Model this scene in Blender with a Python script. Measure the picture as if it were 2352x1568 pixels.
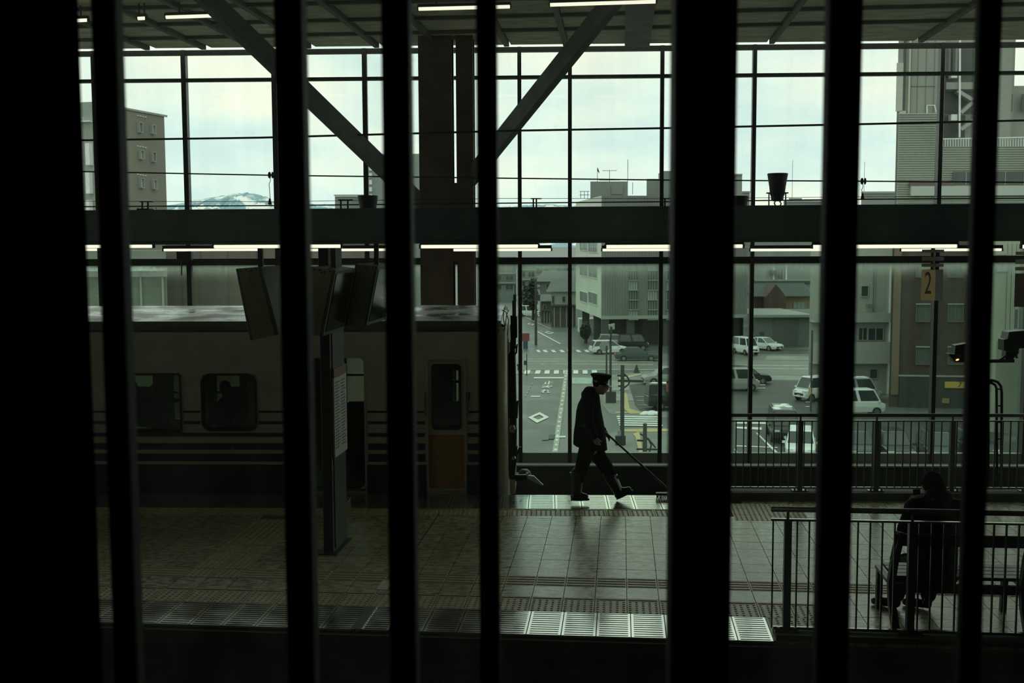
import bpy, bmesh, math, random
from mathutils import Vector, Matrix
rnd = random.Random(7)
sc = bpy.context.scene
for o in list(bpy.data.objects):
    bpy.data.objects.remove(o)
COL = sc.collection

# ------------------------------------------------------------------ camera
FPX, EYE, PITCH, ROLL = 2600.0, 3.35, math.radians(4.95), math.radians(-0.24)
cam_d = bpy.data.cameras.new('camera')
cam = bpy.data.objects.new('camera', cam_d)
COL.objects.link(cam)
cam_d.sensor_fit = 'HORIZONTAL'
cam_d.sensor_width = 36.0
cam_d.lens = FPX / 2352.0 * 36.0
cam_d.clip_start, cam_d.clip_end = 0.05, 20000
cam.matrix_world = Matrix.Translation((0, 0, EYE)) @ Matrix.Rotation(math.pi/2 - PITCH, 4, 'X') @ Matrix.Rotation(ROLL, 4, 'Z')
cam_d.dof.use_dof = True
cam_d.dof.focus_distance = 15.0
cam_d.dof.aperture_fstop = 6.3
sc.camera = cam
sc.view_settings.view_transform = 'Standard'
sc.view_settings.look = 'None'
sc.view_settings.exposure = 0.0
sc.view_settings.gamma = 1.0
sc.view_settings.use_curve_mapping = False

# ------------------------------------------------------------------ sky (bright overcast with soft cloud breaks)
SKY_STRENGTH = 1.24
world = bpy.data.worlds.new('overcast_sky')
sc.world = world
world.use_nodes = True
nt = world.node_tree
nt.nodes.clear()
def wn(t, **kw):
    n = nt.nodes.new(t)
    for k, v in kw.items():
        setattr(n, k, v)
    return n
tc = wn('ShaderNodeTexCoord')
mp_ = wn('ShaderNodeMapping'); mp_.inputs['Scale'].default_value = (3.2, 3.2, 9.0); mp_.inputs['Location'].default_value = (1.9, 0.4, 0.2)
nt.links.new(tc.outputs['Generated'], mp_.inputs['Vector'])
nz = wn('ShaderNodeTexNoise'); nz.inputs['Scale'].default_value = 1.5; nz.inputs['Detail'].default_value = 7; nz.inputs['Roughness'].default_value = 0.55
nt.links.new(mp_.outputs[0], nz.inputs['Vector'])
rp = wn('ShaderNodeValToRGB')
rp.color_ramp.elements[0].position = 0.36; rp.color_ramp.elements[0].color = (0.70, 0.86, 0.85, 1)
rp.color_ramp.elements[1].position = 0.62; rp.color_ramp.elements[1].color = (1.0, 0.99, 0.85, 1)
e = rp.color_ramp.elements.new(0.5); e.color = (0.86, 0.96, 0.87, 1)
nt.links.new(nz.outputs['Fac'], rp.inputs['Fac'])
bg = wn('ShaderNodeBackground'); bg.inputs['Strength'].default_value = SKY_STRENGTH
nt.links.new(rp.outputs['Color'], bg.inputs['Color'])
wo = wn('ShaderNodeOutputWorld'); nt.links.new(bg.outputs[0], wo.inputs['Surface'])

# ------------------------------------------------------------------ materials
MATS = {}
def lin(r, g, b):
    f = lambda c: (c/255/12.92) if c/255 <= 0.04045 else ((c/255+0.055)/1.055)**2.4
    return (f(r), f(g), f(b))
def mat(name, col, rough=0.6, metal=0.0, var=0.0, scale=4.0, bump=0.0, spec=0.5, stretch=(1, 1, 1), rvar=0.0, emit=None, per_object=0.0, bscale=None):
    if name in MATS:
        return MATS[name]
    m = bpy.data.materials.new(name); m.use_nodes = True
    t = m.node_tree; p = t.nodes['Principled BSDF']
    p.inputs['Base Color'].default_value = (*col, 1); p.inputs['Roughness'].default_value = rough
    p.inputs['Metallic'].default_value = metal; p.inputs['Specular IOR Level'].default_value = spec
    if emit:
        p.inputs['Emission Color'].default_value = (*emit[0], 1); p.inputs['Emission Strength'].default_value = emit[1]
    if var or bump or rvar or per_object:
        g = t.nodes.new('ShaderNodeNewGeometry'); mp = t.nodes.new('ShaderNodeMapping')
        mp.inputs['Scale'].default_value = stretch
        t.links.new(g.outputs['Position'], mp.inputs['Vector'])
        n = t.nodes.new('ShaderNodeTexNoise'); n.inputs['Scale'].default_value = scale; n.inputs['Detail'].default_value = 6
        n.inputs['Roughness'].default_value = 0.62
        t.links.new(mp.outputs[0], n.inputs['Vector'])
        if var or per_object:
            r = t.nodes.new('ShaderNodeValToRGB')
            r.color_ramp.elements[0].position = 0.3; r.color_ramp.elements[1].position = 0.7
            r.color_ramp.elements[0].color = (*[c*(1-var) for c in col], 1)
            r.color_ramp.elements[1].color = (*[min(1, c*(1+var)) for c in col], 1)
            t.links.new(n.outputs['Fac'], r.inputs['Fac'])
            out = r.outputs['Color']
            if per_object:
                oi = t.nodes.new('ShaderNodeObjectInfo'); ma = t.nodes.new('ShaderNodeMapRange')
                ma.inputs['To Min'].default_value = 1-per_object; ma.inputs['To Max'].default_value = 1+per_object
                t.links.new(oi.outputs['Random'], ma.inputs['Value'])
                mx = t.nodes.new('ShaderNodeVectorMath'); mx.operation = 'SCALE'
                t.links.new(out, mx.inputs[0]); t.links.new(ma.outputs[0], mx.inputs['Scale']); out = mx.outputs[0]
            t.links.new(out, p.inputs['Base Color'])
        if rvar:
            ma2 = t.nodes.new('ShaderNodeMapRange'); ma2.inputs['From Min'].default_value = 0.35; ma2.inputs['From Max'].default_value = 0.65
            ma2.inputs['To Min'].default_value = max(0.02, rough-rvar); ma2.inputs['To Max'].default_value = min(1, rough+rvar)
            t.links.new(n.outputs['Fac'], ma2.inputs['Value']); t.links.new(ma2.outputs[0], p.inputs['Roughness'])
        if bump:
            b = t.nodes.new('ShaderNodeBump'); b.inputs['Strength'].default_value = bump; b.inputs['Distance'].default_value = 0.01
            if bscale:
                n2 = t.nodes.new('ShaderNodeTexNoise'); n2.inputs['Scale'].default_value = bscale; n2.inputs['Detail'].default_value = 4
                t.links.new(mp.outputs[0], n2.inputs['Vector']); t.links.new(n2.outputs['Fac'], b.inputs['Height'])
            else:
                t.links.new(n.outputs['Fac'], b.inputs['Height'])
            t.links.new(b.outputs[0], p.inputs['Normal'])
    MATS[name] = m
    return m
def glass_mat(name, tint, dust, dust_col, scale, stretch, speck=0.0, gloss=0.04, edge=None):
    m = bpy.data.materials.new(name); m.use_nodes = True
    t = m.node_tree; t.nodes.clear(); N = t.nodes.new; L = t.links.new
    out = N('ShaderNodeOutputMaterial'); tr = N('ShaderNodeBsdfTransparent'); tr.inputs['Color'].default_value = (*tint, 1)
    gl = N('ShaderNodeBsdfGlossy'); gl.inputs['Roughness'].default_value = 0.02; gl.inputs['Color'].default_value = (0.9, 0.95, 0.92, 1)
    mg = N('ShaderNodeMixShader'); mg.inputs[0].default_value = gloss; L(tr.outputs[0], mg.inputs[1]); L(gl.outputs[0], mg.inputs[2])
    tl = N('ShaderNodeBsdfTranslucent'); tl.inputs['Color'].default_value = (*dust_col, 1)
    df = N('ShaderNodeBsdfDiffuse'); df.inputs['Color'].default_value = (*dust_col, 1)
    md = N('ShaderNodeMixShader'); md.inputs[0].default_value = 0.3; L(tl.outputs[0], md.inputs[1]); L(df.outputs[0], md.inputs[2])
    g = N('ShaderNodeNewGeometry'); mp = N('ShaderNodeMapping'); mp.inputs['Scale'].default_value = stretch; L(g.outputs['Position'], mp.inputs['Vector'])
    n = N('ShaderNodeTexNoise'); n.inputs['Scale'].default_value = scale; n.inputs['Detail'].default_value = 5; L(mp.outputs[0], n.inputs['Vector'])
    r = N('ShaderNodeMapRange'); r.inputs['From Min'].default_value = 0.35; r.inputs['From Max'].default_value = 0.75
    r.inputs['To Min'].default_value = dust[0]; r.inputs['To Max'].default_value = dust[1]; L(n.outputs['Fac'], r.inputs['Value'])
    fac = r.outputs[0]
    if speck:
        n2 = N('ShaderNodeTexNoise'); n2.inputs['Scale'].default_value = 190; n2.inputs['Detail'].default_value = 1; L(g.outputs['Position'], n2.inputs['Vector'])
        r2 = N('ShaderNodeMapRange'); r2.inputs['From Min'].default_value = 0.735; r2.inputs['From Max'].default_value = 0.79
        r2.inputs['To Min'].default_value = 0; r2.inputs['To Max'].default_value = speck; L(n2.outputs['Fac'], r2.inputs['Value'])
        ad = N('ShaderNodeMath'); ad.operation = 'ADD'; ad.use_clamp = True; L(fac, ad.inputs[0]); L(r2.outputs[0], ad.inputs[1]); fac = ad.outputs[0]
    if edge:   # condensation and dirt under the upper frame: stronger above height edge[0]
        sx = N('ShaderNodeSeparateXYZ'); L(g.outputs['Position'], sx.inputs[0])
        r3 = N('ShaderNodeMapRange'); r3.inputs['From Min'].default_value = edge[0]; r3.inputs['From Max'].default_value = edge[1]
        r3.inputs['To Min'].default_value = 0; r3.inputs['To Max'].default_value = 1; L(sx.outputs['Z'], r3.inputs['Value'])
        pw = N('ShaderNodeMath'); pw.operation = 'POWER'; L(r3.outputs[0], pw.inputs[0]); pw.inputs[1].default_value = edge[3]
        ns = N('ShaderNodeTexNoise'); ns.inputs['Scale'].default_value = 9; ns.inputs['Detail'].default_value = 6
        mp2 = N('ShaderNodeMapping'); mp2.inputs['Scale'].default_value = (1.3, 1.3, 0.12); L(g.outputs['Position'], mp2.inputs['Vector']); L(mp2.outputs[0], ns.inputs['Vector'])
        m4 = N('ShaderNodeMath'); m4.operation = 'MULTIPLY'; L(pw.outputs[0], m4.inputs[0]); L(ns.outputs['Fac'], m4.inputs[1])
        m5 = N('ShaderNodeMath'); m5.operation = 'MULTIPLY_ADD'; L(m4.outputs[0], m5.inputs[0]); m5.inputs[1].default_value = edge[2]; L(fac, m5.inputs[2]); m5.use_clamp = True
        fac = m5.outputs[0]
    mx = N('ShaderNodeMixShader'); L(fac, mx.inputs[0]); L(mg.outputs[0], mx.inputs[1]); L(md.outputs[0], mx.inputs[2])
    L(mx.outputs[0], out.inputs['Surface'])
    MATS[name] = m
    return m

# ------------------------------------------------------------------ photograph pixel -> place in the station
def ray(u, v):
    x = (u-1176)/FPX; y = -(v-784)/FPX
    c, s = math.cos(ROLL), math.sin(ROLL)
    x, y = c*x - s*y, s*x + c*y
    return Vector((x, math.cos(PITCH) + y*math.sin(PITCH), -math.sin(PITCH) + y*math.cos(PITCH)))
CEN = Vector((0, 0, EYE))
def gnd(u, v, z=0.0):
    d = ray(u, v)
    return CEN + d*((z-EYE)/d.z)
class Frame:
    def __init__(s, deg):
        t = math.radians(deg); s.rz = -t
        s.e1 = Vector((math.cos(t), -math.sin(t), 0)); s.e2 = Vector((math.sin(t), math.cos(t), 0))
    def pt(s, a, b, z=0.0):
        return s.e1*a + s.e2*b + Vector((0, 0, z))
    def on(s, u, v, b):
        d = ray(u, v); p = CEN + d*(b/d.dot(s.e2))
        return p.dot(s.e1), p.z
    def p(s, u, v, b):
        a, z = s.on(u, v, b)
        return s.pt(a, b, z)
    def ab(s, p):
        return p.dot(s.e1), p.dot(s.e2)
    def A(s, u, b, v=800):
        return s.on(u, v, b)[0]
    def Z(s, u, v, b):
        return s.on(u, v, b)[1]
TW = Frame(1.9)      # tracks, train and the glazed far wall
TG = Frame(5.5)      # island platform, its beam and the roof
WF = Frame(0.0)      # window the picture is taken through

# ------------------------------------------------------------------ mesh helpers
def wm(o):
    m = Matrix.Identity(4)
    while o is not None:
        m = (Matrix.Translation(o.location) @ o.rotation_euler.to_matrix().to_4x4() @ Matrix.Diagonal((*o.scale, 1))) @ m
        o = o.parent
    return m
class MB:
    def __init__(s):
        s.v = []; s.f = []
    def add(s, vs, fs):
        k = len(s.v); s.v += [tuple(x) for x in vs]; s.f += [tuple(i+k for i in f) for f in fs]
        return s
    def hexa(s, P):      # 8 corners: bottom 4 ccw, top 4 ccw
        return s.add(P, [(3, 2, 1, 0), (4, 5, 6, 7), (0, 1, 5, 4), (1, 2, 6, 5), (2, 3, 7, 6), (3, 0, 4, 7)])
    def box(s, c, d, rz=0.0, R=None):
        x, y, z = d[0]/2, d[1]/2, d[2]/2
        M = R if R is not None else Matrix.Rotation(rz, 3, 'Z')
        return s.hexa([Vector(c) + M @ Vector(q) for q in ((-x, -y, -z), (x, -y, -z), (x, y, -z), (-x, y, -z), (-x, -y, z), (x, -y, z), (x, y, z), (-x, y, z))])
    def fbox(s, F, a0, a1, b0, b1, z0, z1):
        return s.hexa([F.pt(a0, b0, z0), F.pt(a1, b0, z0), F.pt(a1, b1, z0), F.pt(a0, b1, z0), F.pt(a0, b0, z1), F.pt(a1, b0, z1), F.pt(a1, b1, z1), F.pt(a0, b1, z1)])
    def beam(s, p, q, w, h, up=(0, 0, 1)):
        p, q = Vector(p), Vector(q); d = (q-p).normalized(); up = Vector(up)
        if abs(d.dot(up)) > 0.98: up = Vector((0, 1, 0))
        x = d.cross(up).normalized()*w/2; y = x.cross(d).normalized()*h/2
        return s.hexa([p-x-y, p+x-y, q+x-y, q-x-y, p-x+y, p+x+y, q+x+y, q-x+y])
    def tube(s, pts, r, n=8, closed=False, caps=True):
        pts = [Vector(p) for p in pts]; k = len(pts); rs = r if isinstance(r, (list, tuple)) else [r]*k
        rings = []; prev = None
        for i in range(k):
            a = pts[i-1] if (i > 0 or closed) else pts[i]
            b = pts[(i+1) % k] if (i < k-1 or closed) else pts[i]
            t = (b-a).normalized()
            if prev is None:
                ref = Vector((0, 0, 1)) if abs(t.z) < 0.9 else Vector((1, 0, 0))
                x = t.cross(ref).normalized()
            else:
                x = (prev - t*prev.dot(t)).normalized()
            prev = x; y = t.cross(x)
            rings.append([pts[i] + (x*math.cos(2*math.pi*j/n) + y*math.sin(2*math.pi*j/n))*rs[i] for j in range(n)])
        vs = [p for rg in rings for p in rg]; fs = []
        m = k if closed else k-1
        for i in range(m):
            for j in range(n):
                i2 = (i+1) % k
                fs.append((i*n+j, i*n+(j+1) % n, i2*n+(j+1) % n, i2*n+j))
        if caps and not closed:
            fs.append(tuple(range(n-1, -1, -1))); fs.append(tuple((k-1)*n+j for j in range(n)))
        return s.add(vs, fs)
    def cyl(s, p, q, r, n=12, r2=None):
        return s.tube([p, q], [r, r if r2 is None else r2], n)
    def lathe(s, prof, c=(0, 0, 0), n=16, R=None):   # prof (r, z) from bottom to top
        c = Vector(c); vs = []; fs = []; M = R if R is not None else Matrix.Identity(3)
        for (r, z) in prof:
            for j in range(n):
                a = 2*math.pi*j/n; vs.append(c + M @ Vector((r*math.cos(a), r*math.sin(a), z)))
        for i in range(len(prof)-1):
            for j in range(n):
                fs.append((i*n+j, i*n+(j+1) % n, (i+1)*n+(j+1) % n, (i+1)*n+j))
        fs.append(tuple(range(n-1, -1, -1))); fs.append(tuple((len(prof)-1)*n+j for j in range(n)))
        return s.add(vs, fs)
    def prism(s, poly, vec):
        n = len(poly); vec = Vector(vec); P = [Vector(p) for p in poly]
        vs = P + [p+vec for p in P]
        fs = [tuple(range(n-1, -1, -1)), tuple(range(n, 2*n))] + [(i, (i+1) % n, n+(i+1) % n, n+i) for i in range(n)]
        return s.add(vs, fs)
    def ell(s, c, r, n=16, m=10, R=None):
        c = Vector(c); vs = []; fs = []; M = R if R is not None else Matrix.Identity(3)
        for i in range(1, m):
            t = math.pi*i/m
            for j in range(n):
                a = 2*math.pi*j/n
                vs.append(c + M @ Vector((r[0]*math.sin(t)*math.cos(a), r[1]*math.sin(t)*math.sin(a), -r[2]*math.cos(t))))
        b = len(vs); vs.append(c + M @ Vector((0, 0, -r[2]))); vs.append(c + M @ Vector((0, 0, r[2])))
        for i in range(m-2):
            for j in range(n):
                fs.append((i*n+j, i*n+(j+1) % n, (i+1)*n+(j+1) % n, (i+1)*n+j))
        for j in range(n):
            fs.append((b, (j+1) % n, j)); fs.append((b+1, (m-2)*n+j, (m-2)*n+(j+1) % n))
        return s.add(vs, fs)
    def mesh(s, name, m, inv=None):
        me = bpy.data.meshes.new(name)
        vs = s.v if inv is None else [tuple(inv @ Vector(v)) for v in s.v]
        me.from_pydata(vs, [], s.f); me.update()
        bm = bmesh.new(); bm.from_mesh(me); bmesh.ops.recalc_face_normals(bm, faces=bm.faces); bm.to_mesh(me); bm.free()
        if m: me.materials.append(m)
        return me
    def build(s, name, m, parent=None, smooth=False, local=False, bevel=0.0, kind=None):
        inv = None
        if parent is not None and not local:
            inv = wm(parent).inverted()
        me = s.mesh(name, m, inv)
        if smooth:
            for p in me.polygons: p.use_smooth = True
        o = bpy.data.objects.new(name, me); COL.objects.link(o); o.parent = parent
        if bevel:
            md = o.modifiers.new('bevel', 'BEVEL'); md.width = bevel; md.segments = 2; md.limit_method = 'ANGLE'
        if kind: o['kind'] = kind
        return o
def link(name, me, parent=None, loc=(0, 0, 0), rz=0.0):
    o = bpy.data.objects.new(name, me); COL.objects.link(o); o.parent = parent; o.location = loc; o.rotation_euler = (0, 0, rz)
    return o
def tag(o, label, cat, group=None):
    o['label'] = label; o['category'] = cat
    if group: o['group'] = group
    return o
def thing(name, label, cat, loc=(0, 0, 0), rz=0.0, group=None):
    o = bpy.data.objects.new(name, None); COL.objects.link(o); o.location = loc; o.rotation_euler = (0, 0, rz)
    o.empty_display_size = 0.2
    return tag(o, label, cat, group)
def setting(name, loc=(0, 0, 0), label=None):
    o = bpy.data.objects.new(name, None); COL.objects.link(o); o.location = loc; o['kind'] = 'structure'
    if label: o['label'] = label
    return o
def copy_tree(o, loc, rz, label, parent=None):
    c = o.copy(); COL.objects.link(c)
    if parent is None:
        c.location = loc; c.rotation_euler = (0, 0, rz); c['label'] = label
    else:
        c.parent = parent
    for ch in list(o.children):
        copy_tree(ch, None, None, None, c)
    return c
def fused(mb, name, m, parent, voxel=0.01, smooth_it=4, local=False):
    """closed shells fused into one continuous skin"""
    o = mb.build(name, m, parent, local=local)
    r = o.modifiers.new('fuse', 'REMESH'); r.mode = 'VOXEL'; r.voxel_size = voxel; r.use_smooth_shade = True
    sm = o.modifiers.new('soft', 'SMOOTH'); sm.factor = 0.5; sm.iterations = smooth_it
    bpy.context.view_layer.update()
    dg = bpy.context.evaluated_depsgraph_get()
    me = bpy.data.meshes.new_from_object(o.evaluated_get(dg))
    o.modifiers.clear(); o.data = me
    if not me.materials: me.materials.append(m)
    for p in me.polygons: p.use_smooth = True
    return o
def limb(mb, pts, rs, n=12):
    """tapered rounded limb through the joints"""
    mb.tube(pts, rs, n)
    for p, r in zip(pts, rs):
        mb.ell(p, (r, r, r), n, 8)
def text_mesh(txt, size, depth, sx=1.0, sy=1.0, shear=0.0, bold=0.0):
    c = bpy.data.curves.new('lettering', 'FONT'); c.body = txt; c.size = size; c.extrude = depth; c.align_x = 'CENTER'; c.align_y = 'CENTER'; c.shear = shear; c.offset = bold
    o = bpy.data.objects.new('lettering', c); COL.objects.link(o)
    bpy.context.view_layer.update()
    dg = bpy.context.evaluated_depsgraph_get()
    me = bpy.data.meshes.new_from_object(o.evaluated_get(dg))
    bpy.data.objects.remove(o)
    for v in me.vertices:
        v.co.x *= sx; v.co.y *= sy
    return me
def clip(poly, n, c):      # keep the part of a 2-D polygon with n.p <= c
    out = []
    for i in range(len(poly)):
        p, q = poly[i], poly[(i+1) % len(poly)]
        dp, dq = n[0]*p[0]+n[1]*p[1]-c, n[0]*q[0]+n[1]*q[1]-c
        if dp <= 0: out.append(p)
        if dp*dq < 0:
            t = dp/(dp-dq); out.append((p[0]+(q[0]-p[0])*t, p[1]+(q[1]-p[1])*t))
    return out

# ------------------------------------------------------------------ shared materials
M_STEEL = mat('painted_steel', (0.085, 0.092, 0.083), 0.5, 0, 0.35, 3.0, 0.05)
M_STEEL2 = mat('dark_steel', (0.022, 0.024, 0.022), 0.45, 0, 0.3, 6.0)
M_BROWN = mat('red_brown_steel', (0.15, 0.095, 0.08), 0.5, 0, 0.3, 2.5, 0.05)
M_FRAME = mat('window_frame_metal', (0.035, 0.036, 0.033), 0.38, 0.3, 0.2, 8)
M_MULL = mat('bronze_window_frame', (0.030, 0.029, 0.020), 0.6, 0.0, 0.2, 8, spec=.25)
M_ROOM = mat('dark_interior_finish', (0.02, 0.021, 0.019), 0.8)
M_CONC = mat('dark_concrete', (0.10, 0.10, 0.09), 0.85, 0, 0.3, 3, 0.2)
M_TILE = mat('stone_floor_tile', (0.35, 0.325, 0.19), 0.28, 0, 0.42, 9, 0.10, rvar=0.10, per_object=0.16, spec=.6, stretch=(1, 2.2, 1))
M_TACT = mat('tactile_ochre_block', (0.42, 0.345, 0.185), 0.42, 0, 0.22, 7, 0.05, per_object=0.07)
M_GRATE = mat('brushed_steel_grate', (0.72, 0.74, 0.67), 0.15, 0.9, 0.10, 3, 0.0, rvar=0.04, per_object=0.06)
M_VOID = mat('dark_mortar_bed', (0.02, 0.02, 0.018), 0.9)
M_CEIL = mat('grey_roof_board', (0.72, 0.68, 0.50), 0.8, 0, 0.35, 2.2, 0.1, per_object=0.10, stretch=(1, 2.5, 1))
M_CEILD = mat('roof_joist_steel', (0.16, 0.16, 0.13), 0.6, 0, 0.2, 3)
M_BEAM = mat('green_grey_beam_steel', (0.20, 0.25, 0.22), 0.5, 0, 0.3, 1.6, 0.06)
M_TUBE = mat('lit_fluorescent_tube', (0.9, 0.9, 0.8), 0.4, emit=((1.0, 0.97, 0.78), 1.15))
M_RAIL = mat('grey_railing_paint', (0.10, 0.10, 0.088), 0.33, 0.35, 0.15, 9)
M_RAILL = mat('stainless_rail', (0.36, 0.36, 0.32), 0.24, 0.9)
M_BLACK = mat('black_plastic', (0.012, 0.012, 0.012), 0.4)
M_WIRE = mat('contact_wire', (0.02, 0.022, 0.02), 0.5)
G_WALL_LO = glass_mat('lower_wall_glass', (0.90, 0.98, 0.93), (0.0, 0.022), (0.75, 0.82, 0.74), 2.2, (2, 2, 0.12), 0, 0.03, edge=(2.55, 2.98, 1.5, 4.0))
G_WALL_UP = glass_mat('upper_wall_glass', (0.97, 0.99, 0.98), (0.0, 0.03), (0.75, 0.8, 0.75), 2.2, (2, 2, 0.15), 0, 0.02)
G_NEAR = glass_mat('dusty_near_glass', (0.97, 0.99, 0.97), (0.003, 0.042), (0.74, 0.80, 0.70), 16, (1, 1, 0.25), 0.35, 0.012, edge=(3.24, 3.80, 0.13, 1.0))

# ------------------------------------------------------------------ window the picture is taken through
D0 = 1.45
win1 = setting('window_1', (0, D0, 2.0), 'dark framed glass front of the room looking over the platform')
bars = [(205, -60, .008), (233, 289, .035), (643, 707, .045), (884, 947, .06), (1097, 1145, .06), (1546, 1687, .05), (1892, 1968, .03), (2228, 2281, .02)]
edges = []
for i, (x0, x1, dp) in enumerate(bars):
    l, r = sorted((WF.A(x0, D0, 784), WF.A(x1, D0, 784)))
    if i == 0: l -= 1.2
    m = MB().fbox(WF, l, r, D0, D0+dp, 2.0, 4.7)
    o = m.build('mullion', M_MULL, win1, bevel=0.004)
    if i == 0:   # ribs of the broad corner jamb
        for xr in (60, 120, 172):
            a = WF.A(xr, D0-.004, 784)
            MB().fbox(WF, a-.004, a+.004, D0-.008, D0, 2.0, 4.7).build('rib', M_FRAME, o)
    elif 0 < i < 7:   # glazing bead on the outer side
        MB().fbox(WF, l+.006, r-.006, D0+dp, D0+dp+.008, 2.0, 4.7).build('glazing_bead', M_FRAME, o)
    edges.append((l, r))
edges.append((2.2, 2.3))
for i in range(len(edges)-1):
    MB().fbox(WF, edges[i][1], edges[i+1][0], D0+.008, D0+.013, 2.0, 4.7).build('pane', G_NEAR, win1)
MB().fbox(WF, -3.6, 3.6, D0-.02, D0+.12, 1.85, 2.0).build('window_sill', M_FRAME, win1)
MB().fbox(WF, -3.6, 3.6, D0-.02, D0+.12, 4.7, 4.9).build('window_head', M_FRAME, win1)
MB().fbox(WF, 2.3, 3.6, D0, D0+.15, 2.0, 4.7).build('end_panel', M_FRAME, win1)
for nm, b_ in (('floor', (-3.6, 3.6, -2.6, D0, 1.75, 1.85)), ('ceiling', (-3.6, 3.6, -2.6, D0, 4.9, 5.0)), ('wall_left', (-3.7, -3.6, -2.6, D0+.1, 1.75, 5.0)),
               ('wall_right', (3.6, 3.7, -2.6, D0+.1, 1.75, 5.0)), ('wall_rear', (-3.7, 3.7, -2.7, -2.6, 1.75, 5.0))):
    o = MB().fbox(WF, *b_).build(nm, M_ROOM); o['kind'] = 'structure'

nw = MB().fbox(WF, -34, -3.7, 1.3, 1.55, -1.4, 7.0).fbox(WF, 3.7, 34, 1.3, 1.55, -1.4, 7.0).fbox(WF, -3.7, 3.7, 1.3, 1.55, -1.4, 1.85).fbox(WF, -3.7, 3.7, 1.3, 1.55, 4.9, 7.0)  # unseen station side around the room, put in to shut out sky light
o = nw.build('wall_front', mat('dark_station_wall', (0.03, 0.03, 0.028), .8)); o['kind'] = 'structure'

# ------------------------------------------------------------------ island platform
NEAR, FAR = 9.45, 14.92
plat = setting('platform', (0, 12, 0), 'island platform paved in grey stone tiles')
def gfar(a):     # b (TG) of the far platform edge at TG coordinate a
    t = math.radians(3.6); return (FAR - a*math.sin(t)*-1*-1)/math.cos(t) if False else (FAR + a*math.sin(t))/math.cos(t)
A0, A1 = -30.0, 30.0
P4 = [TG.pt(A0, NEAR), TG.pt(A1, NEAR), TG.pt(A1, gfar(A1)), TG.pt(A0, gfar(A0))]
MB().prism([p+Vector((0, 0, -1.15)) for p in P4], (0, 0, 1.12)).build('platform_slab', M_CONC, plat)
MB().fbox(TG, A0, A1, NEAR-.06, NEAR, -.16, -.03).build('edge_nosing', M_CONC, plat)
JT = .003
rowsW_n = dict(b0=13.74, b1=14.10, b2=14.92)
# far strip limit for the floor tiles, as a half plane in TG (a, b): n.p <= c
tdiff = math.radians(3.6)
nW = (-math.sin(tdiff), math.cos(tdiff))
tiles = []
GR_END0 = TG.A(1768, 9.75, 1440)
A_PH = 0.069
def tile_poly(a0, a1, b0, b1, lim=None):
    p = [(a0+JT, b0+JT), (a1-JT, b0+JT), (a1-JT, b1-JT), (a0+JT, b1-JT)]
    if lim is not None: p = clip(p, nW, lim)
    return p
rows = [11.17+.3*k for k in range(13)]
SPLIT = TG.A(1690, 14.0, 1160)
for k in range(-24, 28):
    a0 = A_PH+.3*k
    for b0 in rows:
        lim = 13.735 if a0 < SPLIT else 14.60
        tiles.append((tile_poly(a0, a0+.3, b0, b0+.3, lim), a0, b0))
    tiles.append((tile_poly(a0, a0+.3, 10.5, 10.85), a0, 10.5))
    if a0 > 1.2 and a0 < 1.85:
        tiles.append(([(max(a0, GR_END0)+JT, 9.47), (a0+.3-JT, 9.47), (a0+.3-JT, 10.075), (max(a0, GR_END0)+JT, 10.075)], a0, 9.47))
    if a0 > 1.85:
        for b0, b1 in ((9.47, 9.8), (9.8, 10.15), (10.15, 10.5)):
            tiles.append((tile_poly(a0, a0+.3, b0, b1), a0, b0))
pathA = (A_PH+.3*-15, A_PH+.3*-13)      # tactile branch running across the platform
tiles = [t for t in tiles if len(t[0]) >= 3 and not (pathA[0]-.01 < t[1] < pathA[1]-.01 and t[2] > 10.9)]
vis = [t for t in tiles if -4.75 < t[1] - (t[2]-9.5)*0.42*(-1 if t[1] < 0 else 1)*1 and abs(t[1]+0.0) < 5.3]
vis = sorted([t for t in tiles if -4.9 - (t[2]-9.5)*.12 < t[1] < 3.7+(t[2]-9.5)*.42], key=lambda t: t[2]+abs(t[1])*.12)
single, rest = vis[:296], vis[296:]
rest += [t for t in tiles if t not in vis]
full = MB().hexa([(JT, JT, -.03), (.3-JT, JT, -.03), (.3-JT, .3-JT, -.03), (JT, .3-JT, -.03), (JT, JT, 0), (.3-JT, JT, 0), (.3-JT, .3-JT, 0), (JT, .3-JT, 0)]).mesh('floor_tile', M_TILE)
PL = Vector(plat.location)
for poly, a0, b0 in single:
    zj = rnd.uniform(-.0012, .0006)
    if len(poly) == 4 and abs(poly[2][1]-poly[0][1]-.294) < .002 and abs(poly[2][0]-poly[0][0]-.294) < .002:
        link('floor_tile', full, plat, TG.pt(a0, b0, zj)-PL, TG.rz)
    else:
        MB().prism([TG.pt(a, b, -.03+zj) for a, b in poly], (0, 0, .03)).build('floor_tile', M_TILE, plat)
mb = MB()
for poly, a0, b0 in rest:
    mb.prism([TG.pt(a, b, -.03) for a, b in poly], (0, 0, .03))
if rest:
    mb.build('floor_tiles', M_TILE, plat, kind='stuff')
def dot_block(w, d, nx, ny, bar):
    m = MB().hexa([(JT, JT, -.03), (w-JT, JT, -.03), (w-JT, d-JT, -.03), (JT, d-JT, -.03), (JT, JT, 0), (w-JT, JT, 0), (w-JT, d-JT, 0), (JT, d-JT, 0)])
    dd = d-(.07 if bar else 0)
    for i in range(nx):
        for j in range(ny):
            c = (w*(i+.5)/nx, dd*(j+.5)/ny)
            m.add([(c[0]+r*math.cos(q*math.pi/4), c[1]+r*math.sin(q*math.pi/4), z) for r, z in ((.0145, 0), (.009, .006)) for q in range(8)],
                  [(q, (q+1) % 8, 8+(q+1) % 8, 8+q) for q in range(8)] + [tuple(range(8, 16))])
    if bar:
        m.box((w/2, d-.035, .003), (w-.03, .022, .006))
    return m
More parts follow.
